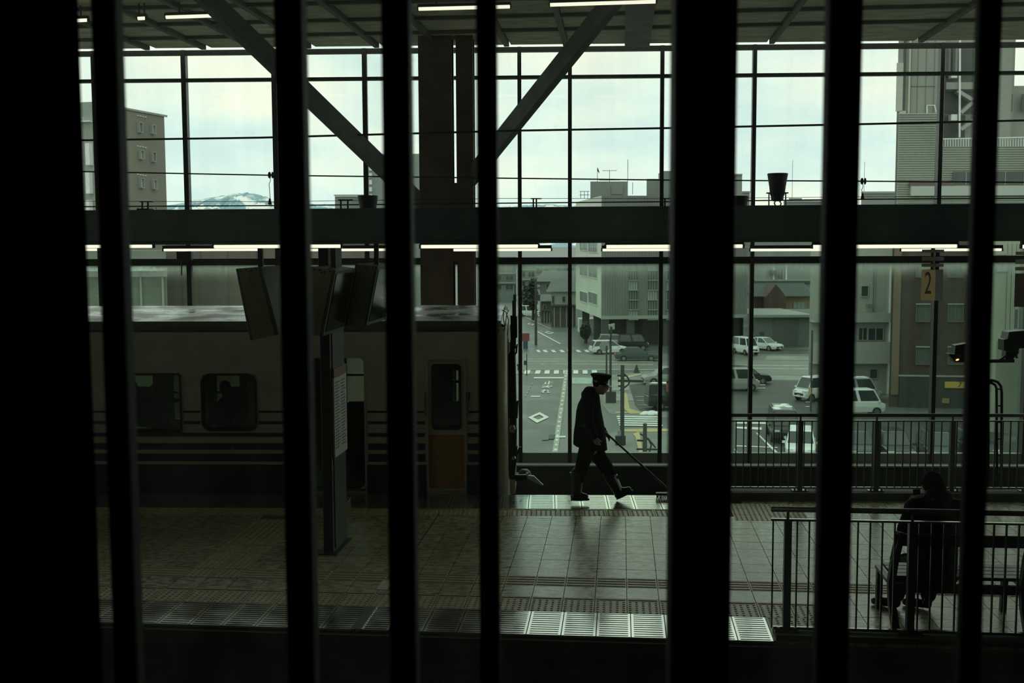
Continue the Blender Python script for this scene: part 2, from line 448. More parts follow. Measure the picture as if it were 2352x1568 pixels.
def bar_block(w, d, n):
    m = MB().hexa([(JT, JT, -.03), (w-JT, JT, -.03), (w-JT, d-JT, -.03), (JT, d-JT, -.03), (JT, JT, 0), (w-JT, JT, 0), (w-JT, d-JT, 0), (JT, d-JT, 0)])
    for j in range(n):
        m.hexa([(.012, d*(j+.5)/n-.016, 0), (w-.012, d*(j+.5)/n-.016, 0), (w-.012, d*(j+.5)/n+.016, 0), (.012, d*(j+.5)/n+.016, 0),
                (.016, d*(j+.5)/n-.010, .006), (w-.016, d*(j+.5)/n-.010, .006), (w-.016, d*(j+.5)/n+.010, .006), (.016, d*(j+.5)/n+.010, .006)])
    return m
me_dot = dot_block(.3, .42, 5, 6, True).mesh('warning_block', M_TACT)
me_dot3 = dot_block(.3, .3, 5, 5, False).mesh('warning_block', M_TACT)
me_dotf = dot_block(.3, .36, 5, 5, True).mesh('warning_block', M_TACT)
me_bar = bar_block(.3, .32, 4).mesh('guide_block', M_TACT)
me_barT = bar_block(.3, .3, 4).mesh('guide_block', M_TACT)
def grate(w, d, n):
    m = MB(); t = .004
    m.hexa([(t, t, -.026), (.025, t, -.026), (.025, d-t, -.026), (t, d-t, -.026), (t, t, 0), (.025, t, 0), (.025, d-t, 0), (t, d-t, 0)])
    m.hexa([(w-.025, t, -.026), (w-t, t, -.026), (w-t, d-t, -.026), (w-.025, d-t, -.026), (w-.025, t, 0), (w-t, t, 0), (w-t, d-t, 0), (w-.025, d-t, 0)])
    s = (d-2*t)/n
    for j in range(n+1):
        y0, y1 = t+j*s-s*.30, t+j*s+s*.30
        y0, y1 = max(t, y0), min(d-t, y1)
        m.hexa([(.025, y0, -.02), (w-.025, y0, -.02), (w-.025, y1, -.02), (.025, y1, -.02), (.025, y0, 0), (w-.025, y0, 0), (w-.025, y1, 0), (.025, y1, 0)])
    return m
me_gn = grate(.3, .62, 11).mesh('edge_grate', M_GRATE)
me_gf = grate(.3, .80, 13).mesh('edge_grate', M_GRATE)
GR_END = TG.A(1768, 9.75, 1440)
JOINT = TG.A(838, 9.8, 1420)
for k in range(-18, 5):
    a0 = GR_END-.3*(k+1)+.3*4 if False else GR_END-.3*(k+18+1)
    if a0 > -6.2: link('edge_grate', me_gn, plat, TG.pt(a0, 9.455)-PL, TG.rz)
for k in range(-21, 13):
    a0 = A_PH+.3*k
    if a0 < 1.85:
        link('warning_block', me_dot, plat, TG.pt(a0, 10.08)-PL, TG.rz)
    link('guide_block', me_bar, plat, TG.pt(a0, 10.85)-PL, TG.rz) if not (pathA[0]-.01 < a0 < pathA[1]-.01) else link('warning_block', me_dot3, plat, TG.pt(a0, 10.86)-PL, TG.rz)
for j in range(2):
    for b0 in (9.475, 9.775):
        link('warning_block', me_dot3, plat, TG.pt(GR_END+.005+.3*j, b0, .0015)-PL, TG.rz)
for j in range(9):
    for q in range(2):
        a0 = pathA[0]+.3*q; b0 = 11.17+.3*j
        if b0 < 13.2:
            if j < 2: link('warning_block', me_dot3, plat, TG.pt(a0, b0)-PL, TG.rz)
            else: link('guide_block', me_barT, plat, TG.pt(a0+.3, b0)-PL, TG.rz+math.pi/2)
aw0 = TW.A(1172, 14.0, 1170)
for k in range(-19, 12):
    a0 = aw0+.3*k
    if a0 < TW.A(1655, 14, 1160): link('warning_block', me_dotf, plat, TW.pt(a0, 13.74)-PL, TW.rz)
for k in range(-19, 6):
    a0 = TW.A(1216, 14.92, 1136)+.34*k
    if a0 < TW.A(1600, 14.5, 1150): link('edge_grate', me_gf, plat, TW.pt(a0, 14.11)-PL, TW.rz).scale = (1.133, 1, 1)
for i in range(3):        # warning patch in front of the far railing
    for j in range(3):
        if TG.A(1690, 14, 1160)+.3*i > 0:
            a0 = TG.A(1686, 13.8, 1180)+.3*i
            link('warning_block', me_dot3, plat, TG.pt(a0, 13.66+.3*j, .0015)-PL, TG.rz)
MB().fbox(TG, JOINT-.05, JOINT+.05, 9.46, 10.07, -.03, .002).build('joint_cover', M_STEEL2, plat)
MB().fbox(TG, JOINT+.045, JOINT+.06, 9.46, 13.7, -.02, .004).build('joint_strip', M_RAILL, plat)

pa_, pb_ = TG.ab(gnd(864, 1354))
MB().fbox(TG, pa_, pa_+.27, pb_, pb_+.30, -.02, .004).build('reflection_plate', mat('reflection_plate', (.62, .66, .58), .3), plat)  # bright floor reflection put in as a pale square

# far track trough
o = MB().fbox(TW, -32, 32, 14.6, 20.3, -1.3, -1.12).build('track_bed', M_CONC); o['kind'] = 'structure'
for b_ in (15.85, 16.92):
    m = MB().fbox(TW, -32, 32, b_-.035, b_+.035, -1.0, -.96).fbox(TW, -32, 32, b_-.01, b_+.01, -1.10, -1.0).fbox(TW, -32, 32, b_-.06, b_+.06, -1.12, -1.09)
    o = m.build('rail', M_STEEL2); tag(o, 'steel running rail of the far track, ' + ('on the platform side' if b_ < 16 else 'on the glass wall side'), 'rail')
o = MB().fbox(TG, -32, 32, 1.8, 9.4, -1.4, -1.2).build('near_track_bed', M_CONC); o['kind'] = 'structure'

# ------------------------------------------------------------------ glazed far wall
WB = 20.0
wall = setting('window_2', TW.pt(0, WB, 0), 'glass curtain wall behind the far track')
low = MB().fbox(TW, -32, 32, 19.74, 20.25, -1.3, -.57).build('low_wall', mat('low_wall_render', (0.05, 0.052, 0.047), 0.8, 0, .2, 2), wall)
MB().fbox(TW, -32, 32, 19.70, 20.0, -.57, -.545).build('ledge', mat('pale_ledge', (0.42, 0.43, 0.38), 0.6), wall)
mx = [6, 216, 423, 630, 838, 1029, 1193, 1309, 1521, 1733, 1948, 2163, 2380]
mx_lo = {423: 437, 838: 838, 1193: 1197, 1309: 1309, 1521: 1519, 1733: 1727, 2163: 2143}
mas = []
for x in mx:
    mas.append(TW.A(x, WB-.08, 250))
mas = [-31, -24, -17, mas[0]-3.1, mas[0]-1.55] + mas + [mas[-1]+1.6, mas[-1]+3.2, 17, 24, 31]
for a in mas:
    w = .034 if not -7 < a < -.9 else .042
    o = MB().fbox(TW, a-w, a+w, 19.92, 20.0, -.55, 6.735).build('mullion', M_FRAME, wall)
    MB().fbox(TW, a-w*.55, a+w*.55, 20.0, 20.12, -.55, 6.735).build('fin', M_FRAME, o)
ZT = (-.37, 2.985, 3.105, 6.195, 6.25, 6.655)
for nm, z0, z1 in (('bottom_rail', -.55, -.37), ('transom', 2.985, 3.105), ('transom', 6.195, 6.25), ('header', 6.655, 6.735)):
    MB().fbox(TW, -32, 32, 19.94, 20.06, z0, z1).build(nm, mat('grey_sill_frame', (.22, .23, .20), .5) if nm == 'bottom_rail' else M_FRAME, wall)
for i in range(len(mas)-1):
    for k, g in ((0, G_WALL_LO), (2, G_WALL_UP), (4, G_WALL_UP)):
        MB().fbox(TW, mas[i]+.04, mas[i+1]-.04, 20.0, 20.012, ZT[k], ZT[k+1]).build('pane', g, wall)
jb = thing('junction_box', 'small dark box fixed to the glass wall post above the train roof', 'box', TW.p(430, 590, 19.9))
MB().fbox(TW, TW.A(414, 19.85), TW.A(448, 19.85), 19.78, 19.92, TW.Z(430, 600, 19.85), TW.Z(430, 577, 19.85)).build('housing', M_STEEL2, jb, bevel=.01)
MB().tube([TW.p(417, 598, 19.8), TW.p(417, 632, 19.8)], .012, 6).build('cable', M_BLACK, jb)

# ------------------------------------------------------------------ roof
ZC = 6.70
roof = setting('ceiling_1', (0, 0, ZC), 'boarded underside of the station roof'); roof.name = 'ceiling'
rb = [gnd(1200, y, ZC).dot(TG.e2) for y in (102, 66, 33)]
st = rb[1]-rb[2]
bl = [rb[0]+.02, rb[1], rb[2]] + [rb[2]-1.2*k for k in range(1, 8)]
edgeb = gnd(1200, 102.5, ZC).dot(TW.e2)
raf = [gnd(x, 96, ZC).dot(TG.e1) for x in (1163, 1299, 1769, 2103, 315, 450, 567, 860)]
raf = sorted(raf + [gnd(700, 96, ZC).dot(TG.e1), gnd(1000, 96, ZC).dot(TG.e1), raf[3]+2.4, raf[3]+4.8, raf[4]-2.2, raf[4]-4.4, -24, -17.5, 17.5, 24, 31, -31])
nE = (-math.sin(tdiff), math.cos(tdiff))
bl2 = [30.0] + bl[1:]
for i in range(len(raf)-1):
    for j in range(len(bl2)-1):
        poly = clip([(raf[i]+.05, bl2[j+1]+.02), (raf[i+1]-.05, bl2[j+1]+.02), (raf[i+1]-.05, bl2[j]-.02), (raf[i]+.05, bl2[j]-.02)], nE, edgeb)
        if len(poly) > 2:
            MB().prism([TG.pt(a, b, ZC) for a, b in poly], (0, 0, .03)).build('ceiling_panel', M_CEIL, roof)
for a in raf:
    big = abs(a-raf[0]) < 0
    bend = (edgeb + a*math.sin(tdiff))/math.cos(tdiff)-.22
    MB().fbox(TG, a-.04, a+.04, bl2[-1], bend, ZC-.07, ZC+.06).build('rafter', M_CEILD, roof)
for b in bl2[1:]:
    MB().fbox(TG, raf[0], raf[-1], b-.035, b+.035, ZC-.05, ZC+.05).build('joist', M_CEILD, roof)
wd0, wd1 = gnd(1435, 96, ZC).dot(TG.e1), gnd(1492, 96, ZC).dot(TG.e1)
bend = (edgeb + wd0*math.sin(tdiff))/math.cos(tdiff)-.05
MB().fbox(TG, wd0, wd1, bl2[-1], bend, ZC-.07, ZC+.03).build('cover_duct', mat('duct_cover_sheet', (0.2, 0.21, 0.18), .6, 0, .3, 3), roof)
MB().fbox(TG, -33, 33, -3, edgeb-2.6, ZC+.10, ZC+.3).build('roof_deck', M_CEILD, roof)
p4 = [(-33, 10), (33, 10), (33, 40), (-33, 40)]
p4 = clip(p4, nE, edgeb)
MB().prism([TG.pt(a, b, ZC+.07) for a, b in p4], (0, 0, .1)).build('roof_edge', M_CEILD, roof)

# roof column pair with diagonal braces behind the far track
CB = 18.6
colm = thing('roof_column', 'paired dark steel columns with diagonal braces rising behind the train', 'column', TW.pt(TW.A(1010, CB, 300), CB, -1.12))
for x0, x1, nm in ((962, 1038, 'shaft'), (1048, 1087, 'shaft')):
    a0, a1 = TW.A(x0, CB, 300), TW.A(x1, CB, 300)
    m = MB().fbox(TW, a0, a1, CB, CB+.05, -1.12, 6.7).fbox(TW, a0, a1, CB+.4, CB+.45, -1.12, 6.7).fbox(TW, (a0+a1)/2-.03, (a0+a1)/2+.03, CB+.05, CB+.4, -1.12, 6.7)
    m.build(nm, M_BROWN, colm)
    MB().fbox(TW, a0-.05, a1+.05, CB-.05, CB+.5, -1.12, -1.08).build('base_plate', M_STEEL2, colm)
for y0, y1 in ((420, 478),):
    MB().fbox(TW, TW.A(1037, CB, 430), TW.A(1049, CB, 430), CB+.01, CB+.42, TW.Z(1000, 600, CB), TW.Z(1000, y0, CB)).build('web_plate', M_BROWN, colm)
for q0, q1 in (((1078, 412), (1418, -12)), ((972, 474), (462, -18))):
    p, q = TW.p(*q0, CB+.15), gnd(*q1, ZC-.05)
    o = MB().beam(p, q, .12, .27).build('brace', M_STEEL, colm)
    o['label'] = 'grey diagonal brace'

# ceiling lamps
def tube_lamp(p, q, w, h, label, group, hang=None):
    p, q = Vector(p), Vector(q); c = (p+q)/2
    t = thing('tube_light', label, 'lamp', c, 0, group)
    MB().beam(p+Vector((0, 0, .035)), q+Vector((0, 0, .035)), w*.9, .04).build('housing', M_STEEL, t)
    d = (q-p).normalized()*.012
    MB().tube([p+d, q-d], h/2, 8).build('tube', M_TUBE, t)
    if hang:
        for f in (.2, .8):
            c_ = p.lerp(q, f); MB().cyl(c_+Vector((0, 0, .05)), Vector((c_.x, c_.y, hang)), .012, 6).build('hanger_rod', M_STEEL, t)
    for s in (p, q):
        MB().beam(s-d*.6, s+d*.6, w*.7, h*1.15).build('end_cap', M_STEEL, t)
    return t
ceil_l = [((120, 49), (203, 45.5), 'roof strip light nearest the broad left window jamb'), ((316, 42), (336, 41), 'shortest roof strip light, a stub beside the left diagonal brace'), ((380, 39), (540, 34), 'roof strip light above the left tower block beside the brace'),
          ((960, 20), (1173, 14.5), 'roof strip light above the paired steel columns'), ((1262, 10.5), (1508, 3), 'longest roof strip light crossing above the right diagonal brace')]
for p, q, lb in ceil_l:
    tube_lamp(gnd(*p, 6.5), gnd(*q, 6.5), .07, .055, lb, 'strip lights under the roof', ZC)

# ------------------------------------------------------------------ lighting beam over the platform
BN, BF = 10.55, 13.85
bm_ = thing('lighting_beam', 'long dark steel beam frame over the platform carrying strip lights', 'beam', TG.pt(0, 12.2, 3.36))
for b0, nm in ((BN, 'front_beam'), (BF, 'rear_beam')):
    o = MB().fbox(TG, -26, 26, b0, b0+.26, 3.37, 3.675).build(nm, M_BEAM, bm_)
    MB().fbox(TG, -26, 26, b0-.03, b0+.29, 3.352, 3.37).fbox(TG, -9, 9, b0-.03, b0+.29, 3.675, 3.685).build('flange', M_BEAM, o)
for a in [-7.2, TG.A(588, 11.6), TG.A(726, 11.7), TG.A(842, 12.5), -.3, 1.9, TG.A(2140, 12.1), TG.A(2359, 11.2), 8.5]:
    MB().fbox(TG, a-.08, a+.08, BN+.26, BF, 3.375, 3.56).build('cross_member', M_BEAM, bm_)
LA = [(60, 353), (490, 785), (965, 1238), (1390, 1708), (1865, 2200), (2345, 2600)]
LB = [(0, 226), (375, 600), (705, 930), (1040, 1267), (1382, 1607), (1722, 1947), (2068, 2302)]
nA = ['left end by the broad jamb', 'above the brown wall and the hanging boards', 'in front of the paired columns', 'above the grey office block', 'above the pale balcony building', 'at the far right past the last mullion']
nB = ['left end by the broad jamb', 'above the train roof by the junction box', 'behind the hanging displays', 'just right of the paired columns', 'above the grey office block', 'above the tiled roof house', 'behind the number 2 sign']
for (x0, x1), nm in zip(LA, nA):
    z = TG.Z((x0+x1)/2, 565.5, BN+.05)
    tube_lamp(TG.pt(TG.A(x0, BN+.05, 565), BN+.05, z), TG.pt(TG.A(x1, BN+.05, 565), BN+.05, z), .06, .034, 'front row strip light under the beam, '+nm, 'strip lights under the platform beam')
for (x0, x1), nm in zip(LB, nB):
    z = TG.Z((x0+x1)/2, 573.5, BF+.1)
    tube_lamp(TG.pt(TG.A(x0, BF+.1, 573), BF+.1, z), TG.pt(TG.A(x1, BF+.1, 573), BF+.1, z), .06, .032, 'rear row strip light under the beam, '+nm, 'strip lights under the platform beam')

# floodlights standing on the beam
def floodlight(x, ytop, ybot, label, sc_=1.0, b=12.0):
    a, z0 = TG.on(x, ybot, b); zt = TG.Z(x, ytop, b); h = zt-z0
    t = thing('floodlight', label, 'floodlight', TG.pt(a, b, z0), TG.rz, 'floodlights on the platform beam')
    u = h/78
    MB().lathe([(15*u, 26*u), (17*u, 30*u), (19*u, 48*u), (23*u, 72*u), (24*u, 77*u), (22*u, 78*u), (21*u, 76*u)], n=20).build('shade', M_STEEL2, t, smooth=True, local=True)
    MB().lathe([(10*u, 14*u), (14*u, 17*u), (15*u, 27*u)], n=14).build('lamp_holder', M_BLACK, t, local=True)
    for s in (-1, 1):
        MB().box((s*19*u, 0, 17*u), (2.4*u, 5*u, 34*u)).box((s*21*u, 0, 33*u), (8*u, 5*u, 3*u)).build('yoke', M_STEEL2, t, local=True)
    MB().tube([(-3*u, 0, 1*u), (-7*u, -2*u, 10*u), (-4*u, -2*u, 15*u)], 1.6*u, 6).tube([(4*u, 0, 0), (9*u, -2*u, 8*u), (4*u, -2*u, 16*u)], 1.6*u, 6).build('cable', M_BLACK, t, local=True)
    MB().box((0, 0, -2*u), (46*u, 12*u, 4*u)).build('foot_plate', M_STEEL2, t, local=True)
    return t
floodlight(1785, 398, 476, 'bucket shaped floodlight standing clear against the sky above the tiled roof house')
floodlight(846, 449, 527, 'bucket shaped floodlight beside the left diagonal brace, only its rim above the beam', b=11.6)
floodlight(1694, 450, 528, 'bucket shaped floodlight half hidden at the edge of the broad mullion', b=11.6)
# T-shaped stands on the beam
for xs, y0, lb in (((327, 340), 462, 'pair of thin T shaped stands on the beam below the left tower block'), ((783, 799), 458, 'pair of thin T shaped stands on the beam left of the paired columns'), ((1225, 1232), 455, 'pair of thin T shaped stands on the beam right of the paired columns'), ((1527, 1700), 455, 'two thin T shaped stands on the beam either side of the broad mullion')):
    t = thing('wire_stand', lb, 'stand', TG.p(xs[0], 480, 12.2), 0, 'wire stands on the beam')
    for x in xs:
        MB().beam(TG.p(x, 482, 12.2), TG.p(x, y0, 12.2), .016, .016).build('post', M_STEEL2, t)
        MB().beam(TG.p(x-6, y0+1, 12.2), TG.p(x+12, y0+1, 12.2), .016, .012).build('arm', M_STEEL2, t)
    MB().beam(TG.p(xs[0]-8, 481, 12.2), TG.p(xs[-1]+8, 481, 12.2), .12, .02).build('foot', M_STEEL2, t)

# overhead wires of the far track
def wire(pts, r, b, label):
    o = MB().tube([TW.p(x, y, b) for x, y in pts], r, 6).build('overhead_wire', M_WIRE)
    tag(o, label, 'wire', 'overhead wires of the far track'); return o
wire([(-60, 327), (190, 322), (600, 316), (1180, 300), (1540, 294), (1980, 285), (2420, 275)], .017, 17.4, 'thickest overhead wire, crossing mid height of the upper panes')
wire([(-60, 391), (190, 394), (630, 402.5), (1150, 409), (1540, 413.5), (1980, 416), (2420, 419)], .011, 16.9, 'overhead wire second from the top with clamped droppers')
wire([(-60, 474), (190, 474.5), (630, 472), (1150, 466.5), (1540, 463), (1980, 457.5), (2420, 455)], .010, 16.3, 'lowest overhead wire just over the platform beam')
wire([(-60, 463), (190, 462), (630, 463), (1150, 455.5), (1540, 456), (1980, 452), (2420, 450)], .004, 16.3, 'thinnest overhead wire just over the platform beam')
for x, y0, y1, lb in ((623, 402, 470, 'thin dropper with clamp on the overhead wire beside the left brace'), (1984, 416, 458, 'thin dropper with clamp on the overhead wire in front of the corrugated tower')):
    t = thing('wire_dropper', lb, 'dropper', TW.p(x, y0, 16.88), 0, 'wire droppers')
    MB().tube([TW.p(x-2, y0, 16.86), TW.p(x-2, y0+14, 16.8), TW.p(x-5, y0+20, 16.7), TW.p(x-2, y1-12, 16.4), TW.p(x-3, y1, 16.32)], .005, 5).build('hanger', M_WIRE, t)
    MB().ell(TW.p(x-4, y0, 16.86), (.025, .025, .05), 8, 6).ell(TW.p(x+3, y0, 16.86), (.02, .02, .05), 8, 6).build('clamp', M_WIRE, t)
    MB().lathe([(.03, 0), (.02, .05), (.012, .09)], TW.p(x-3, y1, 16.32), 8).build('weight', M_WIRE, t)

# ------------------------------------------------------------------ platform column, timetable, hanging displays, number signs
cb = gnd(757, 1272); ca, cbb = TG.ab(cb)
pc = thing('platform_post', 'dark square post with a timetable board on the middle of the platform', 'post', cb)
aL, aR = TG.A(742, cbb, 1200), TG.A(765, cbb, 1200)
cb1 = TG.ab(gnd(803, 1240))[1]
MB().fbox(TG, aL, aR, cbb, cb1, 0, 3.375).build('shaft', M_STEEL2, pc, bevel=.008)
MB().fbox(TG, aL-.06, aR+.05, cbb-.05, cb1+.05, 0, .015).build('base_plate', M_STEEL2, pc)
MB().fbox(TG, aR, aR+.012, cbb+.06, cb1-.02, .05, 2.6).build('side_panel', M_STEEL2, pc)
# timetable board on the side face
P0, P1 = TG.pt(aR+.012, cbb+.02), TG.pt(aR+.012, cb1-.02)
zt, zb = TG.Z(767, 868, cbb+.05), TG.Z(767, 1050, cbb+.05)
d = (P1-P0); d.z = 0; nrm = TG.e1.copy()
def bd(s0, s1, z0, z1, off, th, name, m, par):
    A, B = P0+d*s0, P0+d*s1
    q = [Vector((A.x, A.y, z0)), Vector((B.x, B.y, z0)), Vector((B.x, B.y, z1)), Vector((A.x, A.y, z1))]
    return MB().prism([x+nrm*off for x in q], nrm*th).build(name, m, par)
brd = bd(0, 1, zb, zt, 0, .02, 'timetable_board', mat('white_board', (0.40, 0.42, 0.37), .5), pc)
bd(0, 1, zt+.005, zt+.10, 0, .022, 'board_header', mat('maroon_header', (0.16, 0.05, 0.04), .5), pc)
for k in range(22):
    z = zt-.05-(zt-zb-.12)*k/22
    for s0, s1 in ((.06, .46), (.54, .94)):
        bd(s0, s1-rnd.random()*.12, z-.012, z, .02, .0015, 'print_line', mat('grey_print', (0.09, 0.1, 0.09), .6), brd)

def display(px_face, b0, b1, label, th_a, gloss, flip):
    """tilted display box: px_face = near end plate corners (top-left, top-right, bottom-right, bottom-left)"""
    P = [TG.p(x, y, b0) for x, y in px_face]
    vec = TG.e2*(b1-b0)
    t = thing('hanging_display', label, 'display', (P[0]+P[1])/2, 0, 'hanging displays by the post')
    MB().prism(P, vec).build('casing', mat('display_casing', (0.10, 0.105, 0.085), .45, .2, .2, 5), t, bevel=.006)
    # screen on the outer sloping face
    i, j = (0, 3) if not flip else (1, 2)
    A, B = P[i], P[j]; inn = (P[(i+1) if not flip else 0]-A)*-.03
    q = [A.lerp(B, .06)+vec*.06, A.lerp(B, .94)+vec*.06, A.lerp(B, .94)+vec*.94, A.lerp(B, .06)+vec*.94]
    MB().prism(q, inn).build('screen', mat('dark_screen_glass', (0.012, 0.014, 0.013), .12, 0, spec=.6), t)
    pl = MB().prism([P[0].lerp(P[1], .12)-TG.e2*.006, P[1].lerp(P[0], .12)-TG.e2*.006, P[2].lerp(P[3], .12)-TG.e2*.006, P[3].lerp(P[2], .12)-TG.e2*.006], TG.e2*.004).build('end_plate', mat('olive_end_plate', (0.22, 0.22, 0.13), .4, .4, .2, 6), t)
    for s, r in ((.2, .04), (.4, .03), (.6, .045), (.8, .03), (.5, .06)):
        c = P[0].lerp(P[1], s).lerp(P[3].lerp(P[2], s), r)-TG.e2*.006
        MB().cyl(c, c-TG.e2*.006, .009, 8).build('screw', M_BLACK, pl)
    up = Vector((0, 0, 3.36-max(P[0].z, P[1].z)))
    c = (P[0]+P[1])/2+vec*.5
    MB().beam(c-Vector((0, 0, .05)), Vector((c.x, c.y, 3.38)), .05, .05).build('hanger', M_STEEL2, t)
    return t
display([(541, 617), (600, 612), (640, 768), (574, 782)], 11.2, 12.0, 'left tilted hanging display box sloping down towards the right', 0, True, False)
display([(712, 612), (771, 620), (742, 772), (676, 768)], 10.95, 11.8, 'middle tilted hanging display box with a glossy dark screen', 0, True, True)
display([(816, 606), (868, 611), (842, 748), (790, 748)], 12.0, 13.0, 'right tilted hanging display box, behind the others and partly hidden by a mullion', 0, True, True)

def number_sign(x, ytop, ybot, b, label, num, w=.155):
    a, z0 = TG.on(x, ybot, b); z1 = TG.Z(x, ytop, b)
    t = thing('number_sign', label, 'sign', TG.pt(a, b, z0), TG.rz+math.radians(47), 'hanging platform number signs')
    h = z1-z0
    MB().box((0, 0, h/2), (w, w, h)).build('box', mat('dark_sign_box', (0.03, 0.03, 0.028), .5), t, local=True)
    f = MB().box((-w/2-.003, 0, h/2), (.006, w*.98, h)).build('face', mat('brown_sign_face', (.07, .05, .035), .5) if not num else mat('yellow_sign_face', (0.46, 0.37, 0.17), .5, emit=((0.9, 0.62, 0.25), .05)), t, local=True)
    if num:
        me = text_mesh(num, h*.80, .001, .66, 1.30)
        me.materials.append(M_BLACK)
        me.transform(Matrix.Translation((-w/2-.008, 0, h*.53)) @ Matrix.Rotation(math.radians(-90), 4, 'Z') @ Matrix.Rotation(math.radians(90), 4, 'X'))
        o = bpy.data.objects.new('numeral', me); COL.objects.link(o); o.parent = f
    zz = h
    for k, (g, hh) in enumerate(((.03, .032), (.03, .04), (.045, .03))):
        MB().box((0, 0, zz+g/2), (.03, .03, g)).build('hanger', M_STEEL2, t, local=True); zz += g
        s = MB().box((0, 0, zz+hh/2), (w*1.02, w*1.02, hh)).build('spacer_plate', mat('dark_sign_box', (0, 0, 0)), t, local=True)
        MB().box((-w*.51-.002, 0, zz+hh/2), (.004, w, hh)).build('pale_edge', mat('pale_plate_edge', (0.42, 0.36, 0.2), .5), s, local=True)
        zz += hh
    MB().box((0, 0, (zz+3.37-z0)/2), (.03, .03, max(.02, 3.37-z0-zz))).build('rod', M_STEEL2, t, local=True)
    return t
number_sign(2140, 619, 689, 12.1, 'yellow hanging sign with a black number 2', '2')
number_sign(2359, 628, 704, 11.2, 'dark hanging sign box cut by the right picture edge', '', .17)

# ------------------------------------------------------------------ railings
def railing(F, b, post_px, ypost, y_top, y_sec, y_bot, xl, xr, spacing, label, z_base, dpost=.06, xb0=None):
    posts = [F.A(x, b, ypost) for x in post_px]
    zt, zs, zb = F.Z(post_px[0], y_top, b), F.Z(post_px[0], y_sec, b), F.Z(post_px[0], y_bot, b)
    al, ar = F.A(xl, b, (y_top+y_bot)/2), F.A(xr, b, (y_top+y_bot)/2)
    t = thing('railing', label, 'railing', F.pt(posts[0], b, 0))
    MB().tube([F.pt(al, b, zt), F.pt(ar, b, zt)], .024, 10).build('handrail', M_RAIL, t, smooth=True)
    MB().fbox(F, al, ar, b-.014, b+.014, zs-.009, zs+.009).build('upper_rail', M_RAILL, t)
    MB().fbox(F, al+.03, ar, b-.014, b+.014, zb-.012, zb+.012).build('lower_rail', M_RAILL, t)
    for p in posts:
        o = MB().fbox(F, p-dpost/2, p+dpost/2, b-.035, b+.035, z_base, zs).build('post', M_RAIL, t)
        MB().cyl(F.pt(p, b, zs), F.pt(p, b, zt), .013, 8).build('rail_pin', M_RAIL, o)
        MB().fbox(F, p-.1, p+.1, b-.06, b+.06, z_base, z_base+.012).build('base_plate', M_RAIL, o)
        for s in (-1, 1):
            MB().cyl(F.pt(p+s*.07, b-.04, z_base+.012), F.pt(p+s*.07, b-.04, z_base+.04), .014, 6).build('anchor_bolt', M_RAIL, o)
    a = F.A(xb0, b, (y_sec+y_bot)/2) if xb0 else al+.02
    base = MB().fbox(F, -.006, .006, -.011, .011, zb, zs).mesh('baluster', M_RAIL)
    L = Vector(t.location)
    while a < ar:
        if all(abs(a-p) > .045 for p in posts):
            link('baluster', base, t, F.pt(a, b, 0)-L, 0)
        a += spacing
    return t
railing(TG, 9.60, (1808, 2093, 2378), 1300, 1169, 1193, 1441, 1769, 2700, .1005, 'grey railing at the near platform edge in front of the bench', .05, xb0=1774)
c_ = MB().fbox(TG, GR_END+.02, 8.0, 9.47, 9.72, 0, .05).build('edge_curb', M_CONC); c_['kind'] = 'structure'
railing(TW, 14.76, (1663, 1838, 2013, 2187, 2362, 2537), 1020, 953, 966, 1119, 1600, 2700, .0985, 'grey railing along the far platform edge in front of the street view', .1)
c_ = MB().fbox(TW, TW.A(1600, 14.76, 1130), 8.5, 14.62, 14.90, 0, .1).build('edge_curb', M_CONC); c_['kind'] = 'structure'

# signal head on its bracket and the hooped ladder by the far railing
sgb = 15.2
sg = thing('track_signal', 'dark signal unit on a bracket arm with one small amber light', 'signal', TW.p(2262, 1140, sgb))
MB().beam(TW.p(2262, 1150, sgb), TW.p(2262, 700, sgb), .09, .09).build('mast', M_STEEL2, sg)
MB().beam(TW.p(2240, 829, sgb), TW.p(2328, 828, sgb), .06, .045).build('arm', M_STEEL2, sg)
MB().beam(TW.p(2296, 826, sgb), TW.p(2314, 815, sgb), .02, .025).build('stay', M_STEEL2, sg)
MB().prism([TW.p(x, y, sgb) for x, y in ((2318, 762), (2352, 759), (2420, 760), (2420, 798), (2342, 800), (2340, 806), (2308, 806))], TW.e2*.25).build('housing', M_BLACK, sg, bevel=.01)
MB().prism([TW.p(x, y, sgb-.02) for x, y in ((2306, 780), (2315, 778), (2315, 806), (2306, 804))], TW.e2*.2).build('side_box', M_BLACK, sg)
MB().prism([TW.p(x, y, sgb) for x, y in ((2311, 806), (2342, 806), (2326, 826), (2309, 826))], TW.e2*.14).build('pivot', M_BLACK, sg)
MB().tube([TW.p(2338, 806, sgb), TW.p(2334, 814, sgb), TW.p(2336, 822, sgb)], .02, 6).build('cable', M_BLACK, sg)
o = MB().prism([TW.p(x, y, sgb) for x, y in ((2195, 793), (2225, 788), (2225, 832), (2193, 832), (2190, 826), (2181, 817), (2181, 812), (2193, 814))], TW.e2*.16).build('lamp_head', M_BLACK, sg, bevel=.006)
MB().ell(TW.p(2199, 826, sgb-.01), (.024, .012, .012), 10, 6, Matrix.Rotation(math.radians(-20), 3, 'Y')).build('amber_lens', mat('amber_light', (0.9, 0.5, 0.15), .4, emit=((1.0, 0.55, 0.16), 1.6)), o)
MB().beam(TW.p(2215, 826, sgb+.05), TW.p(2262, 828, sgb+.05), .05, .04).build('arm', M_STEEL2, sg)
ld = thing('hooped_ladder', 'dark tubular ladder with a curved top beyond the far railing', 'ladder', TW.p(2294, 1120, 15.3))
